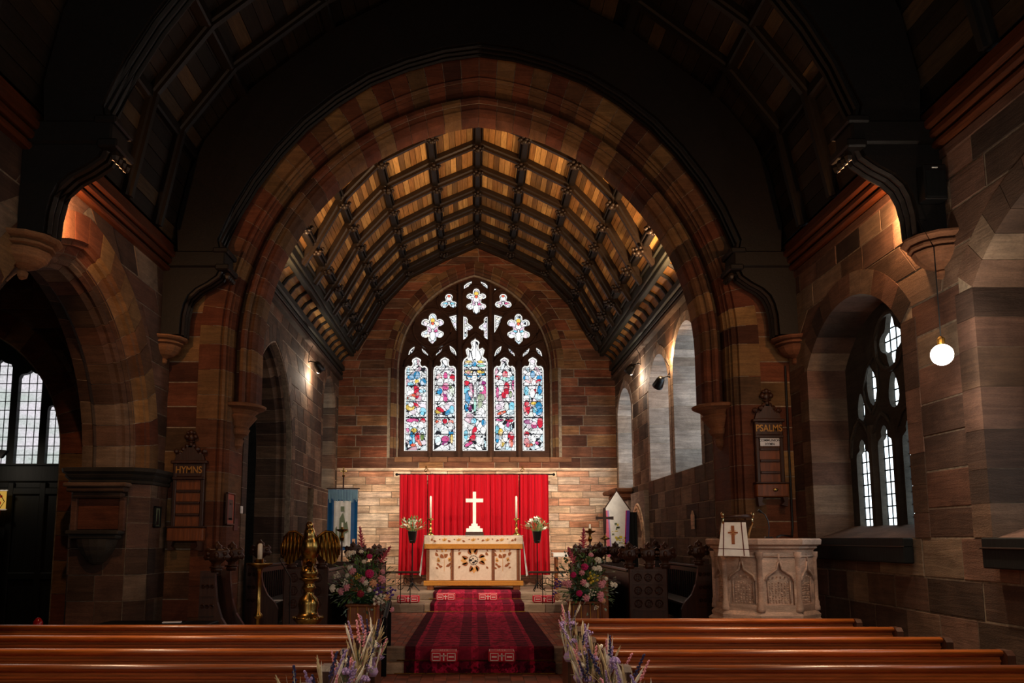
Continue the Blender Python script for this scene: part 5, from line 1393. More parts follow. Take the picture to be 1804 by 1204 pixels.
MB().lathe([(0, 0), (.24, 0), (.25, .04), (.22, .08), (.16, .13), (.11, .2), (.09, .25), (.12, .28), (.12, .3), (.07, .33), (.065, .62), (.09, .66), (.11, .70), (.155, .75), (.165, .77), (.155, .79), (.12, .80), (.10, .85), (.115, .93), (.10, .99), (.06, 1.03), (.055, 1.08), (.08, 1.11), (.06, 1.14), (.055, 1.17), (.10, 1.195), (.115, 1.21), (.10, 1.22), (0, 1.22)], k=24).build('column', M['brass'], t, True)
m = MB()
for k in range(24): a = 2*PI*k/24; m.ball((.165*math.cos(a), .165*math.sin(a), .785), .011, 5, 4)
m.build('beaded_rim', M['brass'], t, True)['kind'] = 'stuff'
for k in range(3): a = k*2.09 + .5; MB().ball((.22*math.cos(a), .22*math.sin(a), .05), (.07, .07, .05), 8, 6).build('foot', M['brass'], t, True)
# dark reading stand and microphone behind the eagle
t = thing('microphone', 'thin gooseneck microphone rising beside the eagle lectern', 'microphone', (-2.2, 10.05, 0))
MB().lathe([(0, 0), (.12, 0), (.12, .02), (.02, .04), (0, .04)], k=14).build('base', M['black'], t)
MB().tube([(0, 0, .03), (0, 0, 1.2), (-.14, 0, 1.42), (-.02, 0, 1.6), (.13, 0, 1.68)], .008, 6).build('stem', M['black'], t)
MB().tube([(.12, 0, 1.675), (.18, -.01, 1.70)], .016, 8).build('head', M['black'], t)
# candle stand
t = thing('candle_stand', 'tall brass floor candlestick with pillar candle near the eagle lectern', 'candle stand', (-2.43, 9.5, 0))
MB().lathe([(0, 0), (.17, 0), (.17, .03), (.06, .07), (.03, .12), (.024, .14), (.024, .78), (.05, .80), (.05, .83), (.024, .86), (.024, 1.30), (.04, 1.33), (.14, 1.37), (.15, 1.385), (.05, 1.385), (.045, 1.43), (0, 1.43)], k=18).build('stand', M['brass'], t, True)
MB().lathe([(0, 1.41), (.028, 1.41), (.027, 1.585), (.015, 1.6), (0, 1.6)], k=12).build('candle', M['wax'], t, True)
MB().tube([(0, 0, 1.59), (0, 0, 1.62)], .003, 4).build('wick', M['black'], t)
t = thing('low_table', 'low black table in front of the left hymn board pier with a white leaflet', 'table', (-3.62, 9.75, 0))
MB().cbox(-.62, .62, -.25, .25, .66, .72, .01).build('tabletop', M['blackwood'], t)
MB().cbox(-.58, .58, -.2, -.16, .45, .66, .01).build('apron', M['blackwood'], t)
for a in (-.56, .56):
    for b in (-.2, .2): MB().cbox(a-.03, a+.03, b-.03, b+.03, 0, .66, .008).build('leg', M['blackwood'], t)
o = MB().cbox(-.1, .1, -.05, .05, 0, .012, .002).build('leaflet', M['paper']); o.location = (-3.45, 9.75, .72); o.rotation_euler = (0, 0, .2); tag(o, 'folded white leaflet lying on the low black table', 'leaflet')

# ================================================================ PULPIT
M['polished'] = plain('polished brass', '#e6cf9a', .15, 1)
t = thing('pulpit', 'octagonal carved stone pulpit with moulded rim and ogee panels', 'pulpit', (3.23, 9.85, 0)); t.scale = (.88, .88, 1)
def octa(r, k=8): return [(r*math.cos(-PI/2 + PI/8 + i*PI/4), r*math.sin(-PI/2 + PI/8 + i*PI/4)) for i in range(k)]
def olathe(prof, rot=PI/8): return MB().lathe(prof, k=8, rot=rot)
olathe([(0, 0), (.45, 0), (.45, .12), (.35, .2), (.30, .3), (.30, .5), (.40, .60), (.5, .68), (0, .68)]).build('pedestal', M['stone_pulpit'], t)
olathe([(0, .66), (.62, .66), (.70, .72), (.71, .76), (.66, .79), (.67, .83), (.63, .87), (0, .87)]).build('base_moulding', M['stone_pulpit'], t)
olathe([(0, .86), (.575, .86), (.575, 1.52), (0, 1.52)]).build('body', M['stone_pulpit'], t)
olathe([(0, 1.50), (.61, 1.50), (.62, 1.53), (.66, 1.55), (.66, 1.57), (.71, 1.59), (.72, 1.64), (.70, 1.655), (0, 1.655)]).build('rim', M['stone_pulpit'], t)
ap_ = .575*math.cos(PI/8)
def face_fn(k):
    a = -PI/2 + k*PI/4; n_ = (math.cos(a), math.sin(a)); tg = (-n_[1], n_[0])
    return lambda u, z, d: (n_[0]*(ap_ - d) + tg[0]*u, n_[1]*(ap_ - d) + tg[1]*u, z)
hw = .575*math.sin(PI/8)
for k in (-2, -1, 0, 1, 2):
    f = face_fn(k)
    og = [(-hw*.8, .94), (hw*.8, .94), (hw*.8, 1.20), (hw*.7, 1.25), (hw*.4, 1.29), (hw*.15, 1.32), (.012, 1.40), (-.012, 1.40), (-hw*.15, 1.32), (-hw*.4, 1.29), (-hw*.7, 1.25), (-hw*.8, 1.20)]
    MB().plate([(-hw, .87), (hw, .87), (hw, 1.50), (-hw, 1.50)], [og], f, -.045, .0).build('ogee_panel', M['stone_pulpit'], t)
    m = MB(); m.tube([f(u, z, -.05) for u, z in og[2:]], .014, 6); m.tube([f(0, 1.39, -.05), f(0, 1.49, -.05)], .012, 6); m.tube([f(-hw*.62, .96, -.02), f(-hw*.62, 1.20, -.02)], .01, 5); m.tube([f(hw*.62, .96, -.02), f(hw*.62, 1.20, -.02)], .01, 5); m.tube([f(-hw, 1.46, -.05), f(hw, 1.46, -.05)], .01, 5)
    m.build('hood_moulding', M['stone_pulpit'], t, True)
    m = MB()
    for i in range(7):
        for j in range(9):
            x = -hw*.5 + hw*i/6; z = .965 + j*.026; q = f(x + R(-.006, .006), z + R(-.006, .006), -.006); m.ball(q, (.013, .013, .010), 5, 3)
    for i in range(6): q = f(-hw*.55 + hw*1.1*i/5, 1.225 + .02*math.sin(i*PI/5), -.03); m.ball(q, .012, 5, 4)
    m.build('leaf_carving', M['stone_pulpit'], t)['kind'] = 'stuff'
for k in range(-2, 4):
    a = -PI/2 - PI/8 + k*PI/4; x, y = .615*math.cos(a), .615*math.sin(a)
    MB().lathe([(0, .87), (.05, .87), (.052, .91), (.042, .93), (.045, .96), (.034, .985), (.034, 1.42), (.05, 1.46), (.052, 1.51), (0, 1.51)], (x, y, 0), 10).build('shaft', M['stone_pulpit'], t, True)
# brass bookrest with the pulpit fall, microphone
t = thing('pulpit_bookrest', 'brass scroll-ended bookrest mounted on the pulpit rim', 'bookrest', (2.82, 9.44, 1.655))
for s in (-1, 1):
    m = MB(); m.tube([(s*.16, .12, 0), (s*.16, .04, .10), (s*.16, -.04, .17), (s*.16, -.04, .24)], .013, 8)
    m.tube([(s*.165, -.04 + .035*math.cos(q)*(1-q/12), .25 + .035*math.sin(q)*(1-q/12)) for q in [j*.6 for j in range(15)]], .010, 6)
    m.build('scroll_bracket', M['polished'], t, True)
MB().tube([(-.16, -.04, .24), (.16, -.04, .24)], .024, 10).build('crossbar', M['oak'], t, True)
MB().add([(-.16, -.03, .20), (.16, -.03, .20), (.16, .2, .06), (-.16, .2, .06), (-.16, -.02, .19), (.16, -.02, .19), (.16, .2, .05), (-.16, .2, .05)], [(0, 1, 2, 3), (7, 6, 5, 4), (0, 4, 5, 1), (1, 5, 6, 2), (2, 6, 7, 3), (3, 7, 4, 0)]).build('board', M['oak'], t)
t = thing('pulpit_fall', 'white pulpit fall with maroon stripes and embroidered cross', 'pulpit cloth', (2.73, 9.25, 1.47), -.10); t.scale = (.95, 1, .72)
PF = lambda u, z, d: (u + (z-.2)*.06, d + z*.3, z)
MB().prism([(-.175, .0), (.175, -.01), (.15, .50), (-.12, .50)], PF, -.006, .006).build('cloth', M['linen'], t)
m = MB()
for x in (-.115, .115): m.prism([(x-.006, .0), (x+.006, .0), (x*.85+.006, .5), (x*.85-.006, .5)], PF, -.009, -.006)
m.prism([(-.175, .10), (.175, .09), (.175, .10), (-.175, .11)], PF, -.009, -.006); m.build('stripe', M['maroon'], t)
m = MB().prism([(-.018, .17), (.018, .17), (.018, .33), (.055, .33), (.055, .355), (.018, .355), (.018, .45), (-.018, .45), (-.018, .355), (-.055, .355), (-.055, .33), (-.018, .33)], PF, -.010, -.006); m.build('embroidered_cross', M['emb_brown'], t)
m = MB()
for k in range(4): a = PI/4 + k*PI/2; m.prism([(.0, .343), (.045*math.cos(a)-.008, .343+.045*math.sin(a)), (.045*math.cos(a)+.008, .343+.045*math.sin(a))], PF, -.011, -.006)
m.build('embroidered_rays', M['emb_gold'], t)
t = thing('pulpit_microphone', 'black gooseneck microphone standing on the pulpit rim', 'microphone', (3.17, 9.45, 1.655))
MB().cbox(-.04, .04, -.03, .03, 0, .02, .005).build('base', M['black'], t)
MB().tube([(0, 0, .02), (.01, 0, .12), (0, 0, .2), (-.03, 0, .26), (-.07, 0, .29)], .006, 6).build('stem', M['black'], t)
MB().tube([(-.065, 0, .285), (-.1, 0, .31)], .014, 8).build('head', M['black'], t)
o = MB().tube([(3.35, 9.7, 1.67), (3.5, 10.0, 1.69), (3.7, 10.4, 1.69), (3.98, 10.93, 1.68), (4.0, 10.95, 1.8), (4.01, 10.955, 3.9)], .012, 6).build('cable', M['black']); tag(o, 'black cable running up the wall corner from the pulpit', 'cable')

o = MB().prism([(-.07, .0), (.07, .0), (.08, .2), (0, .28), (-.08, .2)], lambda u, z, d: (HC - .03 - d, 13.05 + u, 1.80 + z), 0, .02).build('wall_plaque', M['stone_pale']); tag(o, 'small pale shield-shaped stone plaque on the right chancel wall', 'plaque')
# ================================================================ HYMN BOARDS
def text(parent, s, size, loc, mat, th=.003, name='lettering', al='CENTER', sx=1):
    cu = bpy.data.curves.new(name, 'FONT'); cu.body = s; cu.size = size; cu.align_x = al; cu.align_y = 'CENTER'; cu.extrude = th; cu.offset = .0012
    o = bpy.data.objects.new(name, cu); C.objects.link(o); me = bpy.data.meshes.new_from_object(o); bpy.data.objects.remove(o); bpy.data.curves.remove(cu); me.materials.clear(); me.materials.append(mat); o = link(name, me, parent); o.location = loc; o.rotation_euler = (PI/2, 0, 0); o.scale = (sx, 1, 1); return o
def hymn_board(x, z, lab, word, w_=.36, h=1.02, card=False):
    t = thing('hymn_board', lab, 'hymn board', (x, YA-.02, z), 0, 'hymn boards')
    MB().cbox(-w_/2, w_/2, -.045, 0, 0, h, .01).build('backboard', M['oak_mid'], t)
    for s in (-1, 1): MB().cbox(s*w_/2-.025, s*w_/2+.025, -.075, 0, -.02, h, .01).build('stile', M['oak'], t)
    MB().cbox(-w_/2-.05, w_/2+.05, -.10, 0, h-.03, h+.01, .008).build('cornice', M['oak'], t)
    MB().cbox(-w_/2-.03, w_/2+.03, -.09, 0, h-.24, h-.20, .008).build('rail', M['oak'], t)
    tp = MB().cbox(-w_/2+.0, w_/2, -.07, 0, h-.20, h-.03, .008).build('title_panel', M['oak'], t)
    text(tp, word, .125, (0, -.073, h-.115), M['gold_paint'], sx=.82)
    zz = h - .40
    while zz > .20:
        MB().cbox(-w_/2+.03, w_/2-.03, -.07, -.03, zz, zz+.035, .006).build('slot_rail', M['oak'], t); zz -= .15
    MB().cbox(-w_/2-.05, w_/2+.05, -.12, 0, .0, .17, .012).build('ledge', M['oak_mid'], t)
    MB().cbox(-w_/2-.06, w_/2+.06, -.13, 0, .17, .19, .006).build('ledge_top', M['oak'], t)
    for s in (-1, 1): MB().prism([(s*(w_/2+.04), 0), (s*(w_/2-.03), 0), (s*(w_/2-.01), -.06), (s*(w_/2-.05), -.10), (s*(w_/2+.03), -.12)][::s], F0, -.11, -.03).build('bracket', M['oak'], t)
    m = MB()
    m.prism([(-w_/2-.02, h), (w_/2+.02, h), (w_/2-.01, h+.09), (w_*.3, h+.10), (w_*.15, h+.17), (.03, h+.20), (-.03, h+.20), (-w_*.15, h+.17), (-w_*.3, h+.10), (-w_/2+.01, h+.09)], F0, -.06, -.02)
    for s in (-1, 1):
        for (a, b, r) in ((w_/2+.0, .13, .035), (w_*.36, .10, .03), (w_*.25, .16, .035), (w_*.12, .2, .03)): m.ball((s*a, -.04, h+b), (r, .025, r), 7, 5)
    m.build('cresting', M['oak'], t)
    f = MB(); f.box(-.025, .025, -.06, -.02, h+.18, h+.26); f.box(-.05, .05, -.065, -.015, h+.25, h+.265)
    for a, b, r in ((0, .38, .035), (-.055, .32, .035), (.055, .32, .035), (0, .31, .05), (-.04, .37, .025), (.04, .37, .025)): f.ball((a, -.04, h+b), (r, .025, r), 8, 6)
    f.build('finial', M['oak'], t, True)
    if card:
        c = MB().cbox(-.125, .125, -.082, -.075, h-.345, h-.245, .002).build('card', M['paper'], t)
        text(c, 'COMMUNION', .042, (0, -.083, h-.272), M['black'], .001, sx=1.0); text(c, 'HYMN', .042, (0, -.083, h-.32), M['black'], .001)
        MB().ball((.03, -.13, .09), (.035, .012, .022), 10, 6).build('brass_plate', M['brass'], t, True)
    return t
hymn_board(-3.73, 1.62, 'carved oak hymn board lettered HYMNS beside the left arch pier', 'HYMNS')
hymn_board(3.74, 2.18, 'carved oak hymn board lettered PSALMS with white card above the pulpit', 'PSALMS', .31, 1.0, True)
# pictures on the left jamb
def picture(loc, rz, w_, h, lab, fmat, bg, marks, tilt=0):
    t = thing('framed_picture', lab, 'picture', loc, rz)
    for a, b, c, d in ((-w_/2, w_/2, h/2-.02, h/2), (-w_/2, w_/2, -h/2, -h/2+.02), (-w_/2, -w_/2+.02, -h/2, h/2), (w_/2-.02, w_/2, -h/2, h/2)): MB().cbox(a, b, -.03, 0, c, d, .004).build('frame', fmat, t)
    p = MB().box(-w_/2+.015, w_/2-.015, -.015, -.005, -h/2+.015, h/2-.015).build('print', bg, t)
    for poly_, mt in marks:
        MB().prism(poly_, F0, -.0175, -.0155).build('figure', mt, p)
M['pic_orange'] = plain('orange print', '#a8482a', .6); M['pic_green'] = plain('green print', '#16281e', .5)
picture((-3.285, 11.24, 2.04), PI/2, .36, .42, 'narrow framed picture with an orange surround on the arch jamb', M['oak'], M['pic_orange'], [([(-.10, -.15), (.10, -.15), (.10, .12), (-.10, .12)], M['pic_green']), ([(-.04, .05), (-.015, .05), (-.015, .085), (-.04, .085)], M['f_white']), ([(.015, .05), (.04, .05), (.04, .085), (.015, .085)], M['f_white']), ([(-.09, -.14), (.09, -.14), (.07, -.12), (-.07, -.12)], M['emb_gold'])])
picture((-4.01, 10.62, 1.92), PI/2, .20, .26, 'small dark framed picture on the side of the respond pier', M['blackwood'], M['f_sage'], [([(-.05, -.1), (.06, -.1), (.05, -.02), (.02, .09), (0, .09), (-.02, -.04)], M['black'])])
o = MB().cbox(-3.30, -3.285, 11.50, 11.68, 1.76, 1.92, .003).build('notice', M['maroon']); tag(o, 'small dark red notice below the orange picture', 'notice')
t = thing('light_switch', 'small white light switch on the arch jamb edge', 'switch', (-3.295, 11.84, 2.05)); MB().cbox(0, .015, -.05, .05, -.05, .05, .003).build('plate', M['white_paint'], t); MB().cbox(.012, .02, -.01, .01, -.015, .015, .002).build('rocker', M['white_paint'], t)

# ================================================================ STONE BRACKET ON THE RESPOND PIER
t = thing('stone_bracket', 'stone niche on the respond pier with canopy shelf and bowl below', 'niche', (-4.53, 10.20, 0))
m = MB(); m.cbox(-.37, .37, -.20, 0, 2.26, 2.31, .012); m.cbox(-.34, .34, -.17, 0, 2.20, 2.26, .012); m.cbox(-.30, .30, -.12, 0, 2.13, 2.20, .02); m.build('canopy', M['stone_nave'], t)
for s in (-1, 1): MB().cbox(min(s*.25, s*.32), max(s*.25, s*.32), -.07, 0, 1.74, 2.14, .01).build('side_pilaster', M['stone_nave'], t)
MB().cbox(-.25, .25, -.02, 0, 1.76, 2.13, .006).build('back_panel', M['stone_arch'], t)
m = MB(); m.cbox(-.31, .31, -.20, 0, 1.70, 1.75, .012); m.cbox(-.28, .28, -.17, 0, 1.65, 1.70, .012); m.build('shelf', M['stone_grey'], t)
MB().lathe([(.05, -.30), (.10, -.27), (.17, -.18), (.22, -.09), (.245, 0)], (0, 0, 1.65), 8, a0=PI, a1=2*PI).build('bowl', M['stone_grey'], t)

# ================================================================ AISLE SCREEN WITH GLAZED LIGHTS
t = thing('aisle_screen', 'dark panelled timber screen with leaded glass lights in the aisle arch', 'screen', (0, 11.75, 0))
gx0, gx1 = -8.5, -5.42
MB().cbox(gx0, gx1, -.06, .06, 2.42, 2.66, .02).build('transom', M['blackwood'], t)
MB().cbox(gx0, gx1, -.03, .03, 0, 2.44, .01).build('board', M['blackwood'], t)
for x in (-8.0, -7.3, -6.42, -5.98, -5.6): MB().cbox(x-.045, x+.045, -.07, -.03, .05, 2.42, .012).build('stile', M['blackwood'], t)
for z in (.1, 1.15, 2.3): MB().cbox(gx0, gx1, -.065, -.03, z-.05, z+.05, .012).build('rail', M['blackwood'], t)
M['aisle_glass'] = NT('textured clear glass lit by daylight'); _m = M['aisle_glass']; e = _m.n('ShaderNodeEmission'); nz = _m.noise(_m.pos((1, 1, 1)), 30, 3, .7)
sz_ = _m.n('ShaderNodeSeparateXYZ'); _m.l(_m.n('ShaderNodeNewGeometry').outputs['Position'], sz_.inputs[0])
cc_ = _m.ramp(_m.noise(_m.pos((.5, .5, 1.3)), 2, 2), [(.4, srgb('#e6e0e8')), (.6, srgb('#c4ccc8'))]); _m.l(_m.mix(.6, cc_, _m.mix(1.0, cc_, _m.ramp(nz, [(.3, (.5, .52, .5, 1)), (.65, (1.1, 1.1, 1.1, 1))]), 'MULTIPLY')), e.inputs[0]); e.inputs[1].default_value = 1.1; _m.l(e.outputs[0], _m.out.inputs[0]); M['aisle_glass'] = _m.mat
lts = [(-5.67, -5.44, 3.60), (-6.0, -5.75, 3.50), (-6.43, -6.10, 3.95), (-6.86, -6.53, 4.1), (-7.29, -6.96, 4.1), (-7.72, -7.39, 4.0), (-8.15, -7.82, 3.9)]
holes = []
for a, b, zt in lts:
    c = (a+b)/2; w_ = (b-a)/2; holes.append([(a, 2.68), (b, 2.68), (b, zt-.07), (c+w_*.85, zt-.02), (c+w_*.3, zt), (c, zt+.04), (c-w_*.3, zt), (c-w_*.85, zt-.02), (a, zt-.07)])
MB().plate([(gx0, 2.62), (gx1, 2.62), (gx1, 4.6), (gx0, 4.6)], holes, F0, -.04, .04).build('glazing_frame', M['blackwood'], t)
for (a, b, zt) in lts:
    MB().box(a-.03, b+.03, .045, .052, 2.65, zt+.06).build('glass_light', M['aisle_glass'], t)
    m = MB(); z = 2.68
    while z < zt - .02: m.box(a, b, .036, .044, z-.005, z+.005); z += .126
    for k in (1, 2): x = a + (b-a)*k/3; m.box(x-.005, x+.005, .036, .044, 2.68, zt)
    m.build('lead_bars', M['iron'], t)
M['amber_glass'] = emit('amber stained glass lit from behind', srgb('#d8a84a'), .7)
t = thing('stained_panel', 'small amber stained glass panel above the red curtain in the aisle', 'stained glass', (-6.60, 11.55, 2.05))
MB().box(-.2, .2, 0, .01, 0, .24).build('glass', M['amber_glass'], t)
m = MB()
for k in range(5): m.tube([(-.2 + .08*k, -.004, 0), (-.16 + .08*k + R(-.03, .03), -.004, .1), (-.2+.08*k + R(-.03, .03), -.004, .24)], .006, 4)
m.build('leadwork', M['iron'], t)
m = MB()
for x, z, r in ((.1, .08, .04), (.0, .14, .045), (-.1, .07, .04), (.13, .17, .025)): m.prism([(x + r*math.cos(q), z + r*math.sin(q)*.8) for q in [k*.8 for k in range(8)]], F0, -.003, -.001)
m.build('painted_glass', emit('red stained glass lit from behind', srgb('#a83418'), .6), t)
for z in (-.02, .24): MB().cbox(-.22, .22, -.01, .02, z, z+.02, .004).build('frame', M['white_paint'], t)
o = curtain('aisle_curtain', -6.92, -6.43, 2.03, .05, 11.5, 7, plain('scarlet curtain', '#e0181a', .7), .03, -.02, seed=9); tag(o, 'bright red curtain at the far left of the dark aisle screen', 'curtain')
lamp('POINT', 'aisle_lamp_light', (-6.5, 11.1, 2.6), 7, NEUT, size=.05)
t = thing('sanctuary_lamp', 'small red glass lamp on the floor beside the respond pier', 'lamp', (-4.95, 9.75, .0))
MB().lathe([(0, .0), (.05, 0), (.05, .6), (.07, .62), (0, .62)], k=10).build('pedestal', M['iron'], t)
MB().lathe([(0, .62), (.03, .62), (.055, .68), (.05, .73), (.025, .77), (0, .78)], k=12).build('glass', plain('red glass', '#a81c1c', .15), t, True)
MB().tube([(0, 0, .77), (0, 0, .84)], .006, 5).build('handle', M['iron'], t)
t = thing('wall_lantern', 'dark angled lantern bracket at the left edge on the aisle side', 'lantern', (-6.3, 11.2, 2.83))
MB().add([(-.12, 0, 0), (.06, 0, -.02), (-.02, 0, -.12), (-.12, 0, -.12), (-.12, .06, 0), (.06, .06, -.02), (-.02, .06, -.12), (-.12, .06, -.12)], [(0, 1, 2, 3), (7, 6, 5, 4), (0, 4, 5, 1), (1, 5, 6, 2), (2, 6, 7, 3), (3, 7, 4, 0)]).build('hood', M['black'], t)

# ================================================================ NAVE FITTINGS ON THE RIGHT
t = thing('globe_lamp', 'glowing globe lamp hanging on a thin cord before the right wall', 'lamp', (3.70, 6.72, 3.12))
MB().ball((0, 0, 0), .085, 18, 12).build('globe', emit('lit globe', (1, .93, .82, 1), 30), t, True)
MB().lathe([(0, .08), (.03, .08), (.03, .13), (.012, .15), (0, .15)], k=10).build('cap', M['old_brass'], t)
MB().tube([(0, 0, .14), (0, 0, .9), (.05, .3, 1.25), (.33, .55, 1.35)], .005, 5).build('cord', M['black'], t)
lamp('POINT', 'globe_lamp_light', (3.60, 6.62, 3.12), 45, NEUT, size=.085)
t = thing('loudspeaker', 'black box loudspeaker fixed to the right truss post', 'loudspeaker', (3.93, 7.08, 4.72))
MB().cbox(-.10, .10, -.06, .06, -.16, .16, .01).build('cabinet', M['black'], t)
MB().cbox(-.085, .085, -.066, -.058, -.14, .10, .003).build('grille', M['blackwood'], t); MB().box(-.03, .02, -.068, -.06, .12, .128).build('badge', M['white_paint'], t)
for i, (y0, y1, lab) in enumerate(((8.06, 10.32, 'black timber ledge board below the tracery window by the pulpit'), (4.6, 6.82, 'black timber ledge board below the second window at the edge of the frame'))):
    t = thing('ledge_board', lab, 'ledge', (HN-.03, y0, 1.42), 0, 'window ledge boards')
    MB().cbox(-.10, 0, 0, y1-y0, 0, .24, .01).build('board', M['blackwood'], t); MB().cbox(-.12, 0, 0, y1-y0, .15, .165, .004).build('bead', M['oak_y'], t)
t = thing('cabinet', 'low black cabinet on the floor between pulpit and right wall', 'cabinet', (3.79, 9.02, 0)); t.scale = (.9, .72, 1)
MB().cbox(-.24, .24, -.35, .35, 0, .72, .01).build('body', M['blackwood'], t); MB().cbox(-.25, .25, -.36, .36, .72, .75, .008).build('top', M['blackwood'], t)
for s in (-1, 1): MB().cbox(min(s*.01, s*.28), max(s*.01, s*.22), -.365, -.345, .05, .68, .008).build('door', M['blackwood'], t)
for s, lab in ((-1, 'small warm uplight behind the truss post on the arcade side'), (1, 'small warm uplight behind the truss post on the window side')):
    t = thing('uplight', lab, 'uplight', (s*3.97, 7.52, 4.55), 0, 'warm wall uplights')
    MB().lathe([(0, 0), (.04, 0), (.06, .08), (.05, .08), (.03, .02), (0, .02)], k=10).build('housing', M['black'], t); MB().cbox(min(s*.02, s*.09), max(s*.02, s*.09), -.02, .02, 0, .04, .004).build('bracket', M['iron'], t)

# ================================================================ PEWS
def pew(x0, x1, y, lab, grp):
    """seen from behind: back with moulded top rail and book ledge, seat beyond, bench ends"""
    t = thing('pew', lab, 'pew', ((x0+x1)/2, y, 0), 0, grp); h = (x1-x0)/2
    m = MB(); prof = [(-.025, .86), (.0, .852), (.045, .855), (.05, .875), (.035, .895), (.0, .902), (-.03, .895), (-.04, .88)]
    m.prism(prof, lambda u, z, d: (d, u, z), -h, h); m.build('top_rail', M['pew'], t, True)
    MB().cbox(-h, h, .0, .028, .40, .86, .004).build('back_panel', M['pew'], t)
    m = MB(); m.cbox(-h, h, -.02, .0, .775, .80, .006); m.cbox(-h, h, -.012, .0, .815, .835, .004); m.build('back_moulding', M['pew'], t)
    m = MB(); m.prism([(-.15, .735), (.0, .76), (.0, .782), (-.15, .757)], lambda u, z, d: (d, u, z), -h+.05, h-.05); m.cbox(-h+.05, h-.05, -.165, -.148, .735, .785, .006); m.build('book_ledge', M['pew'], t)
    MB().cbox(-h, h, .02, .42, .42, .45, .008).build('seat', M['pew'], t)
    for s in (-1, 1):
        e_ = MB().prism([(-.08, 0), (.42, 0), (.42, .50), (.30, .60), (.12, .70), (.09, .87), (.05, .90), (-.05, .90), (-.08, .87)], lambda u, z, d: (s*(h + d), u, z), 0, .055).build('bench_end', M['oak'], t)
    return t
LP = [(7.65, 'front'), (6.82, 'second'), (6.02, 'third'), (5.28, 'fourth'), (4.58, 'fifth')]
RP = [(8.25, 'front'), (7.48, 'second'), (6.72, 'third'), (5.97, 'fourth'), (5.25, 'fifth'), (4.55, 'sixth')]
for y, nm in LP: pew(-5.0 if y > 7 else -3.9, -.98, y, 'polished oak pew, %s row of the block on the eagle lectern side' % nm, 'pews on the arcade side')
for y, nm in RP: pew(.86, 3.52 if y < 9 else 3.5, y, 'polished oak pew, %s row of the block on the pulpit side' % nm, 'pews on the window side')

# ================================================================ FLOWERS
def bloom(kind):
    m = MB()
    if kind == 'rose':
        for r_, z, n in ((.012, .02, 5), (.022, .012, 6), (.032, 0, 7)):
            for k in range(n):
                a = 2*PI*k/n + z*50; m.ball((r_*math.cos(a), r_*math.sin(a), z), (.012, .012, .014), 6, 4)
        m.ball((0, 0, .0), (.026, .026, .02), 8, 5)
    elif kind == 'peony':
        for i in range(26):
            a = i*2.4; q = math.sqrt(i/26)*1.3; d = (math.sin(q)*math.cos(a), math.sin(q)*math.sin(a), math.cos(q)); m.ball((d[0]*.04, d[1]*.04, d[2]*.035), (.014, .014, .012), 5, 4)
        m.ball((0, 0, 0), (.042, .042, .034), 8, 6)
    elif kind == 'plume':
        for i in range(34):
            z = i*.006; r_ = .045*(1 - i/36)+.004; a = i*2.4; m.tube([(0, 0, z), (r_*math.cos(a), r_*math.sin(a), z+.03)], [.006, .003], 4)
    elif kind == 'spray':
        for i in range(9): a = i*2.4; r_ = .012*math.sqrt(i); m.tube([(0, 0, -.04), (r_*math.cos(a), r_*math.sin(a), 0)], .0015, 3); m.ball((r_*math.cos(a), r_*math.sin(a), R(0, .015)), .008, 5, 4)
    elif kind == 'spike':
        for i in range(16): z = i*.011; a = i*2.4; r_ = .010*(1-i/20); m.ball((r_*math.cos(a), r_*math.sin(a), z), (.009, .009, .010), 5, 4)
        m.tube([(0, 0, -.18), (0, 0, .15)], .002, 4)
    elif kind == 'grass_head':
        m.tube([(0, 0, -.2), (0, 0, 0), (.002, 0, .05), (0, .003, .13)], [.0025, .009, .012, .002], 5)
        for i in range(8): a = i*2.4; z = i*.014; m.tube([(0, 0, z), (.012*math.cos(a), .012*math.sin(a), z+.02)], [.003, .001], 3)
    elif kind == 'pod':
        m.ball((0, 0, 0), (.017, .017, .017), 8, 6); m.tube([(0, 0, -.2), (0, 0, -.012)], .002, 4); m.lathe([(0, .012), (.011, .015), (.012, .02), (0, .018)], k=8)
    elif kind == 'blade':
        m.add([(-.004, 0, -.18), (.004, 0, -.18), (.011, .003, 0), (.004, .006, .12), (0, .008, .16), (-.004, .006, .12), (-.011, .003, 0)], [(0, 1, 2, 6), (6, 2, 3, 5), (5, 3, 4)])
    return m
BL = {}
def bl(kind, col):
    if (kind, col) not in BL: BL[kind, col] = bloom(kind).mesh(kind, M['f_' + col], kind in ('rose', 'peony', 'pod', 'spray'))
    return BL[kind, col]
def put(t, kind, col, p, d, s=1.0, name=None):
    o = link(name or {'plume': 'astilbe_plume', 'spray': 'flower_spray', 'spike': 'dried_spike', 'grass_head': 'dried_grass', 'pod': 'seed_pod', 'blade': 'dried_leaf'}.get(kind, kind), bl(kind, col), t, p)
    o.rotation_euler = Vector(d).to_track_quat('Z', 'Y').to_euler(); o.scale = (s, s, s)
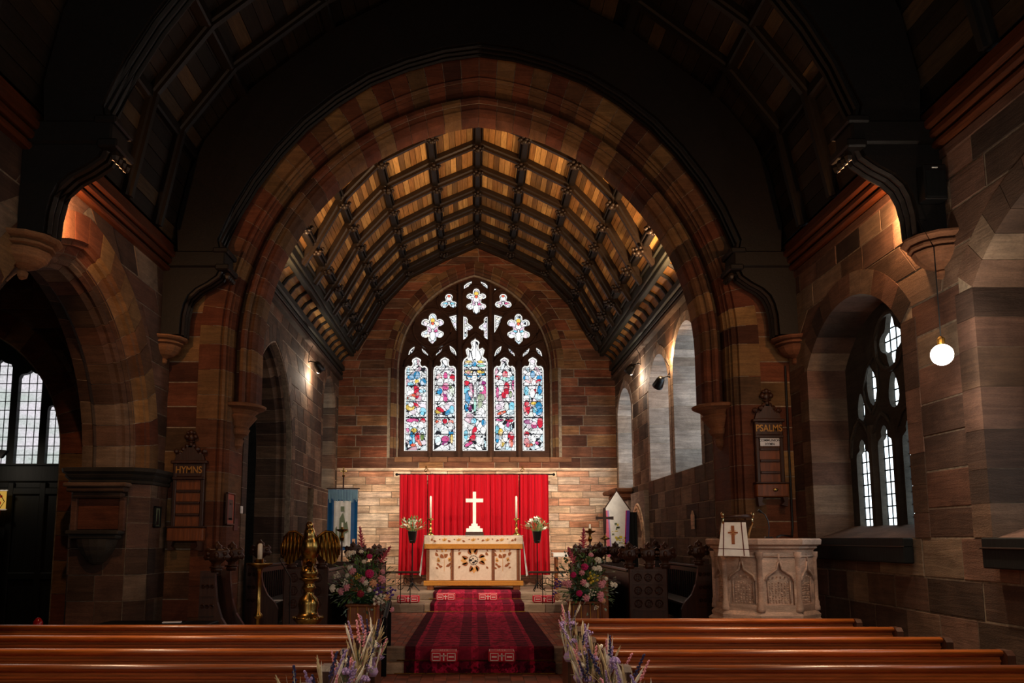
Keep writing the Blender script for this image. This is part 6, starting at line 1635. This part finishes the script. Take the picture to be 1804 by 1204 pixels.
def arrangement(x, y, zb, lab, fl, side):
    t = thing('flower_arrangement', lab, 'flowers', (x, y, zb), 0, 'large flower arrangements')
    bowl = MB().lathe([(0, 0), (.12, 0), (.16, .10), (.17, .12), (0, .12)], k=14).build('bowl', M['leaf_dark'], t, True)
    for nm, mt, n, e0, e1, sz in (('foliage', 'leaf', 330, -.5, 1.4, .06), ('foliage', 'leaf_dark', 300, -.7, 1.2, .055), ('foliage', 'leaf_grey', 190, -1.0, .9, .055)):
        m = MB()
        for k in range(n):
            a = R(0, 2*PI); e = R(e0, e1); L = R(.08, .40) * (.85 + .35*max(0, math.sin(e)))
            d = Vector((math.cos(a)*math.cos(e), .7*math.sin(a)*math.cos(e), math.sin(e)))
            p = Vector((side*.03*(1-e), -.03, .14)) + d*L*Vector((1, 1, .95)).length/1.7
            leafblade(m, p, (d.x + R(-.6, .6), d.y + R(-.6, .6), d.z + R(-.7, .3)), sz*R(.7, 1.4), sz*R(.4, .75))
        m.build(nm, M[mt], t)['kind'] = 'stuff'
    m = MB()
    for k in range(60):
        a = R(0, 2*PI); e = R(-.2, 1.4); L = R(.25, .5); m.tube([(0, 0, .1), (math.cos(a)*math.cos(e)*L, .6*math.sin(a)*math.cos(e)*L, .1+math.sin(e)*L)], .003, 4)
    m.build('stems', M['leaf'], t)['kind'] = 'stuff'
    for kind, col, px, py, s in fl:                     # px, pz: metres from the middle of the arrangement
        d = Vector((px, -.34 + .25*abs(px) + .1*max(0, py), py*.8 + .05))
        put(t, kind, col, (px, -.30 + .35*math.hypot(px, py*.8), .16 + py), d, s)
    return t
# positions measured from the photograph, converted to metres from the arrangement's middle
def F(cx, cy, k, lst): return [(kd, c, (x-cx)*k, (cy-y)*k, s) for kd, c, x, y, s in lst]
k_ = 10.2/1500
Lf = F(643, 1045, k_, [('plume', 'rose', 641, 972, 1.25), ('plume', 'rose', 674, 998, 1.25), ('rose', 'white', 619, 984, 1.2), ('rose', 'white', 626, 982, .9), ('peony', 'magenta', 655, 989, .75), ('rose', 'white', 646, 997, .7), ('rose', 'white', 640, 980, .7), ('peony', 'magenta', 656, 1018, 1.15), ('rose', 'pink', 627, 1013, 1.1), ('rose', 'white', 622, 1007, .9), ('rose', 'pink', 646, 1027, 1.1), ('rose', 'white', 650, 1032, .9), ('rose', 'peach', 663, 1033, 1.2), ('rose', 'pink', 677, 1027, 1.3), ('rose', 'pink', 678, 1014, .8), ('rose', 'white', 593, 1042, 1.2), ('rose', 'pink', 608, 1047, 1.1), ('rose', 'pink', 618, 1040, 1.1), ('peony', 'deep', 643, 1050, .9), ('rose', 'white', 657, 1044, .7), ('spray', 'purple', 671, 1044, 1.9), ('spray', 'purple', 691, 1049, 1.9), ('spray', 'white', 670, 1058, 2.4), ('spray', 'white', 676, 1062, 1.6), ('rose', 'peach', 686, 1057, 1.0), ('rose', 'pink', 694, 1078, .8), ('spray', 'white', 600, 1020, 1.4), ('spray', 'white', 615, 1032, 1.3), ('spray', 'yellow', 637, 1022, 1.2), ('rose', 'white', 602, 1045, .6), ('rose', 'white', 618, 1020, .7)])
Rf = F(1022, 1035, k_, [('plume', 'rose', 1020, 968, 1.25), ('plume', 'rose', 1003, 993, 1.2), ('peony', 'magenta', 1021, 1001, .95), ('peony', 'magenta', 1002, 1014, .8), ('rose', 'pink', 1016, 1010, .9), ('rose', 'pink', 1033, 980, .8), ('rose', 'white', 1045, 989, 1.1), ('rose', 'white', 1046, 1003, 1.0), ('rose', 'white', 1038, 1003, .8), ('spray', 'yellow', 1033, 1019, 2.2), ('rose', 'pink', 1018, 1026, 1.0), ('rose', 'white', 1023, 1030, .8), ('rose', 'pink', 1049, 1030, 1.1), ('rose', 'pink', 1054, 1026, .7), ('rose', 'white', 1068, 1030, .8), ('rose', 'white', 1074, 1031, .8), ('peony', 'magenta', 1011, 1044, .8), ('rose', 'pink', 1022, 1052, 1.1), ('rose', 'pink', 1047, 1048, 1.2), ('rose', 'pink', 1048, 1054, .9), ('rose', 'peach', 1052, 1057, .8), ('rose', 'pink', 993, 1029, 1.2), ('rose', 'pink', 986, 1028, .8), ('spray', 'purple', 976, 1029, 1.8), ('rose', 'peach', 975, 1050, 1.2), ('spray', 'purple', 971, 1046, 1.2), ('spray', 'white', 1031, 1044, 1.4), ('spray', 'white', 1039, 1068, .9), ('rose', 'white', 1058, 1020, .6)])
arrangement(-1.37, 10.25, .90, 'large mixed bouquet with pink astilbe beside the brass eagle lectern', Lf, -1)
arrangement(1.22, 10.25, .93, 'large mixed bouquet with yellow spray on the pulpit side of the carpet', Rf, 1)
def pedestal(x, y, h, lab):
    t = thing('flower_pedestal', lab, 'pedestal', (x, y, 0), 0, 'flower pedestals')
    MB().cbox(-.17, .17, -.17, .17, 0, h-.03, .01).build('box', M['oak_mid'], t); MB().cbox(-.19, .19, -.19, .19, h-.03, h, .008).build('top', M['oak_mid'], t)
    for dx in (-.14, -.05, .06, .15): MB().tube([(dx, -.18, .02), (dx*.96, -.18, h-.03)], .006, 6).build('gold_rod', M['gold_paint'], t)
pedestal(-1.37, 10.25, .90, 'square brown pedestal with gilt rods under the bouquet by the eagle lectern')
pedestal(1.22, 10.25, .93, 'square brown pedestal with gilt rods under the bouquet by the pulpit')
def dried(x, y, lab, sd, h=.5, zc=.70, grp='dried flower bunches'):
    rg = random.Random(sd); t = thing('dried_bunch', lab, 'dried flowers', (x, y-.10, zc), 0, grp)
    m = MB()
    for k in range(34): a = rg.uniform(-1.0, 1.0); L = rg.uniform(.08, .2); m.tube([(rg.uniform(-.02, .02), 0, -.12), (math.sin(a)*L*.35, -.03, L*.3), (math.sin(a)*L*.8, rg.uniform(-.08, .02), math.cos(a)*L)], .0022, 3)
    m.build('stems', M['f_straw'], t)['kind'] = 'stuff'
    m = MB()
    for k in range(40): a = rg.uniform(-1.6, 1.6); L = rg.uniform(.03, .15); leafblade(m, (math.sin(a)*L*.5, rg.uniform(-.07, 0), -.05 + math.cos(a)*L), (math.sin(a), rg.uniform(-.5, .1), math.cos(a)), rg.uniform(.05, .1), .02)
    m.build('foliage', M['f_sage'], t)['kind'] = 'stuff'
    MB().lathe([(0, -.24), (.03, -.24), (.05, -.2), (.02, -.12), (.025, -.1), (.04, -.08), (0, -.08)], (0, -.0, 0), 10).build('ribbon_tie', M['f_lilac'], t, True)
    kinds = [('grass_head', 'straw'), ('grass_head', 'white'), ('spike', 'pink'), ('blade', 'white'), ('blade', 'straw'), ('pod', 'white'), ('spray', 'lilac'), ('grass_head', 'straw'), ('spike', 'navy'), ('rose', 'lilac'), ('blade', 'white'), ('spike', 'lilac'), ('spray', 'pink'), ('grass_head', 'white')]
    for k in range(26):
        kd, c = kinds[k % len(kinds)]; a = rg.uniform(-.6, .6) if kd != 'rose' else rg.uniform(-.4, .4); L = rg.uniform(-.08, h*.40) if kd in ('spray', 'rose', 'pod') else rg.uniform(-.05, h*.46)
        put(t, kd, c, (math.sin(a)*.14 + rg.uniform(-.03, .03), rg.uniform(-.08, -.02), -.03 + L), (math.sin(a)*.8, rg.uniform(-.3, .1), math.cos(a)), rg.uniform(.7, 1.0))
    return t
for i, (y, nm) in enumerate(LP[:5]): dried(-.94, y-.02, 'dried flower bunch tied to the %s pew end on the eagle lectern side' % nm, i+1, .56, [.72, .68, .66, .66, .66][i])
for i, (y, nm) in enumerate(RP[:6]): dried(.81, y-.02, 'dried flower bunch tied to the %s pew end on the pulpit side' % nm, i+20, .56, [.76, .70, .68, .66, .64, .62][i])
# handrail post on the steps by the left bouquet, and small papers on the pews
t = thing('step_handrail', 'black iron handrail on the steps beside the left bouquet', 'handrail', (-1.16, 10.60, 0))
MB().cbox(-.03, .03, -.03, .03, 0, .70, .006).build('post', M['iron'], t); o_ = MB().cbox(-.03, .03, .52, .58, .30, .86, .006).build('post', M['iron'], t); MB().tube([(0, 0, .68), (0, .55, .86)], .03, 8).build('handrail', M['iron'], t)
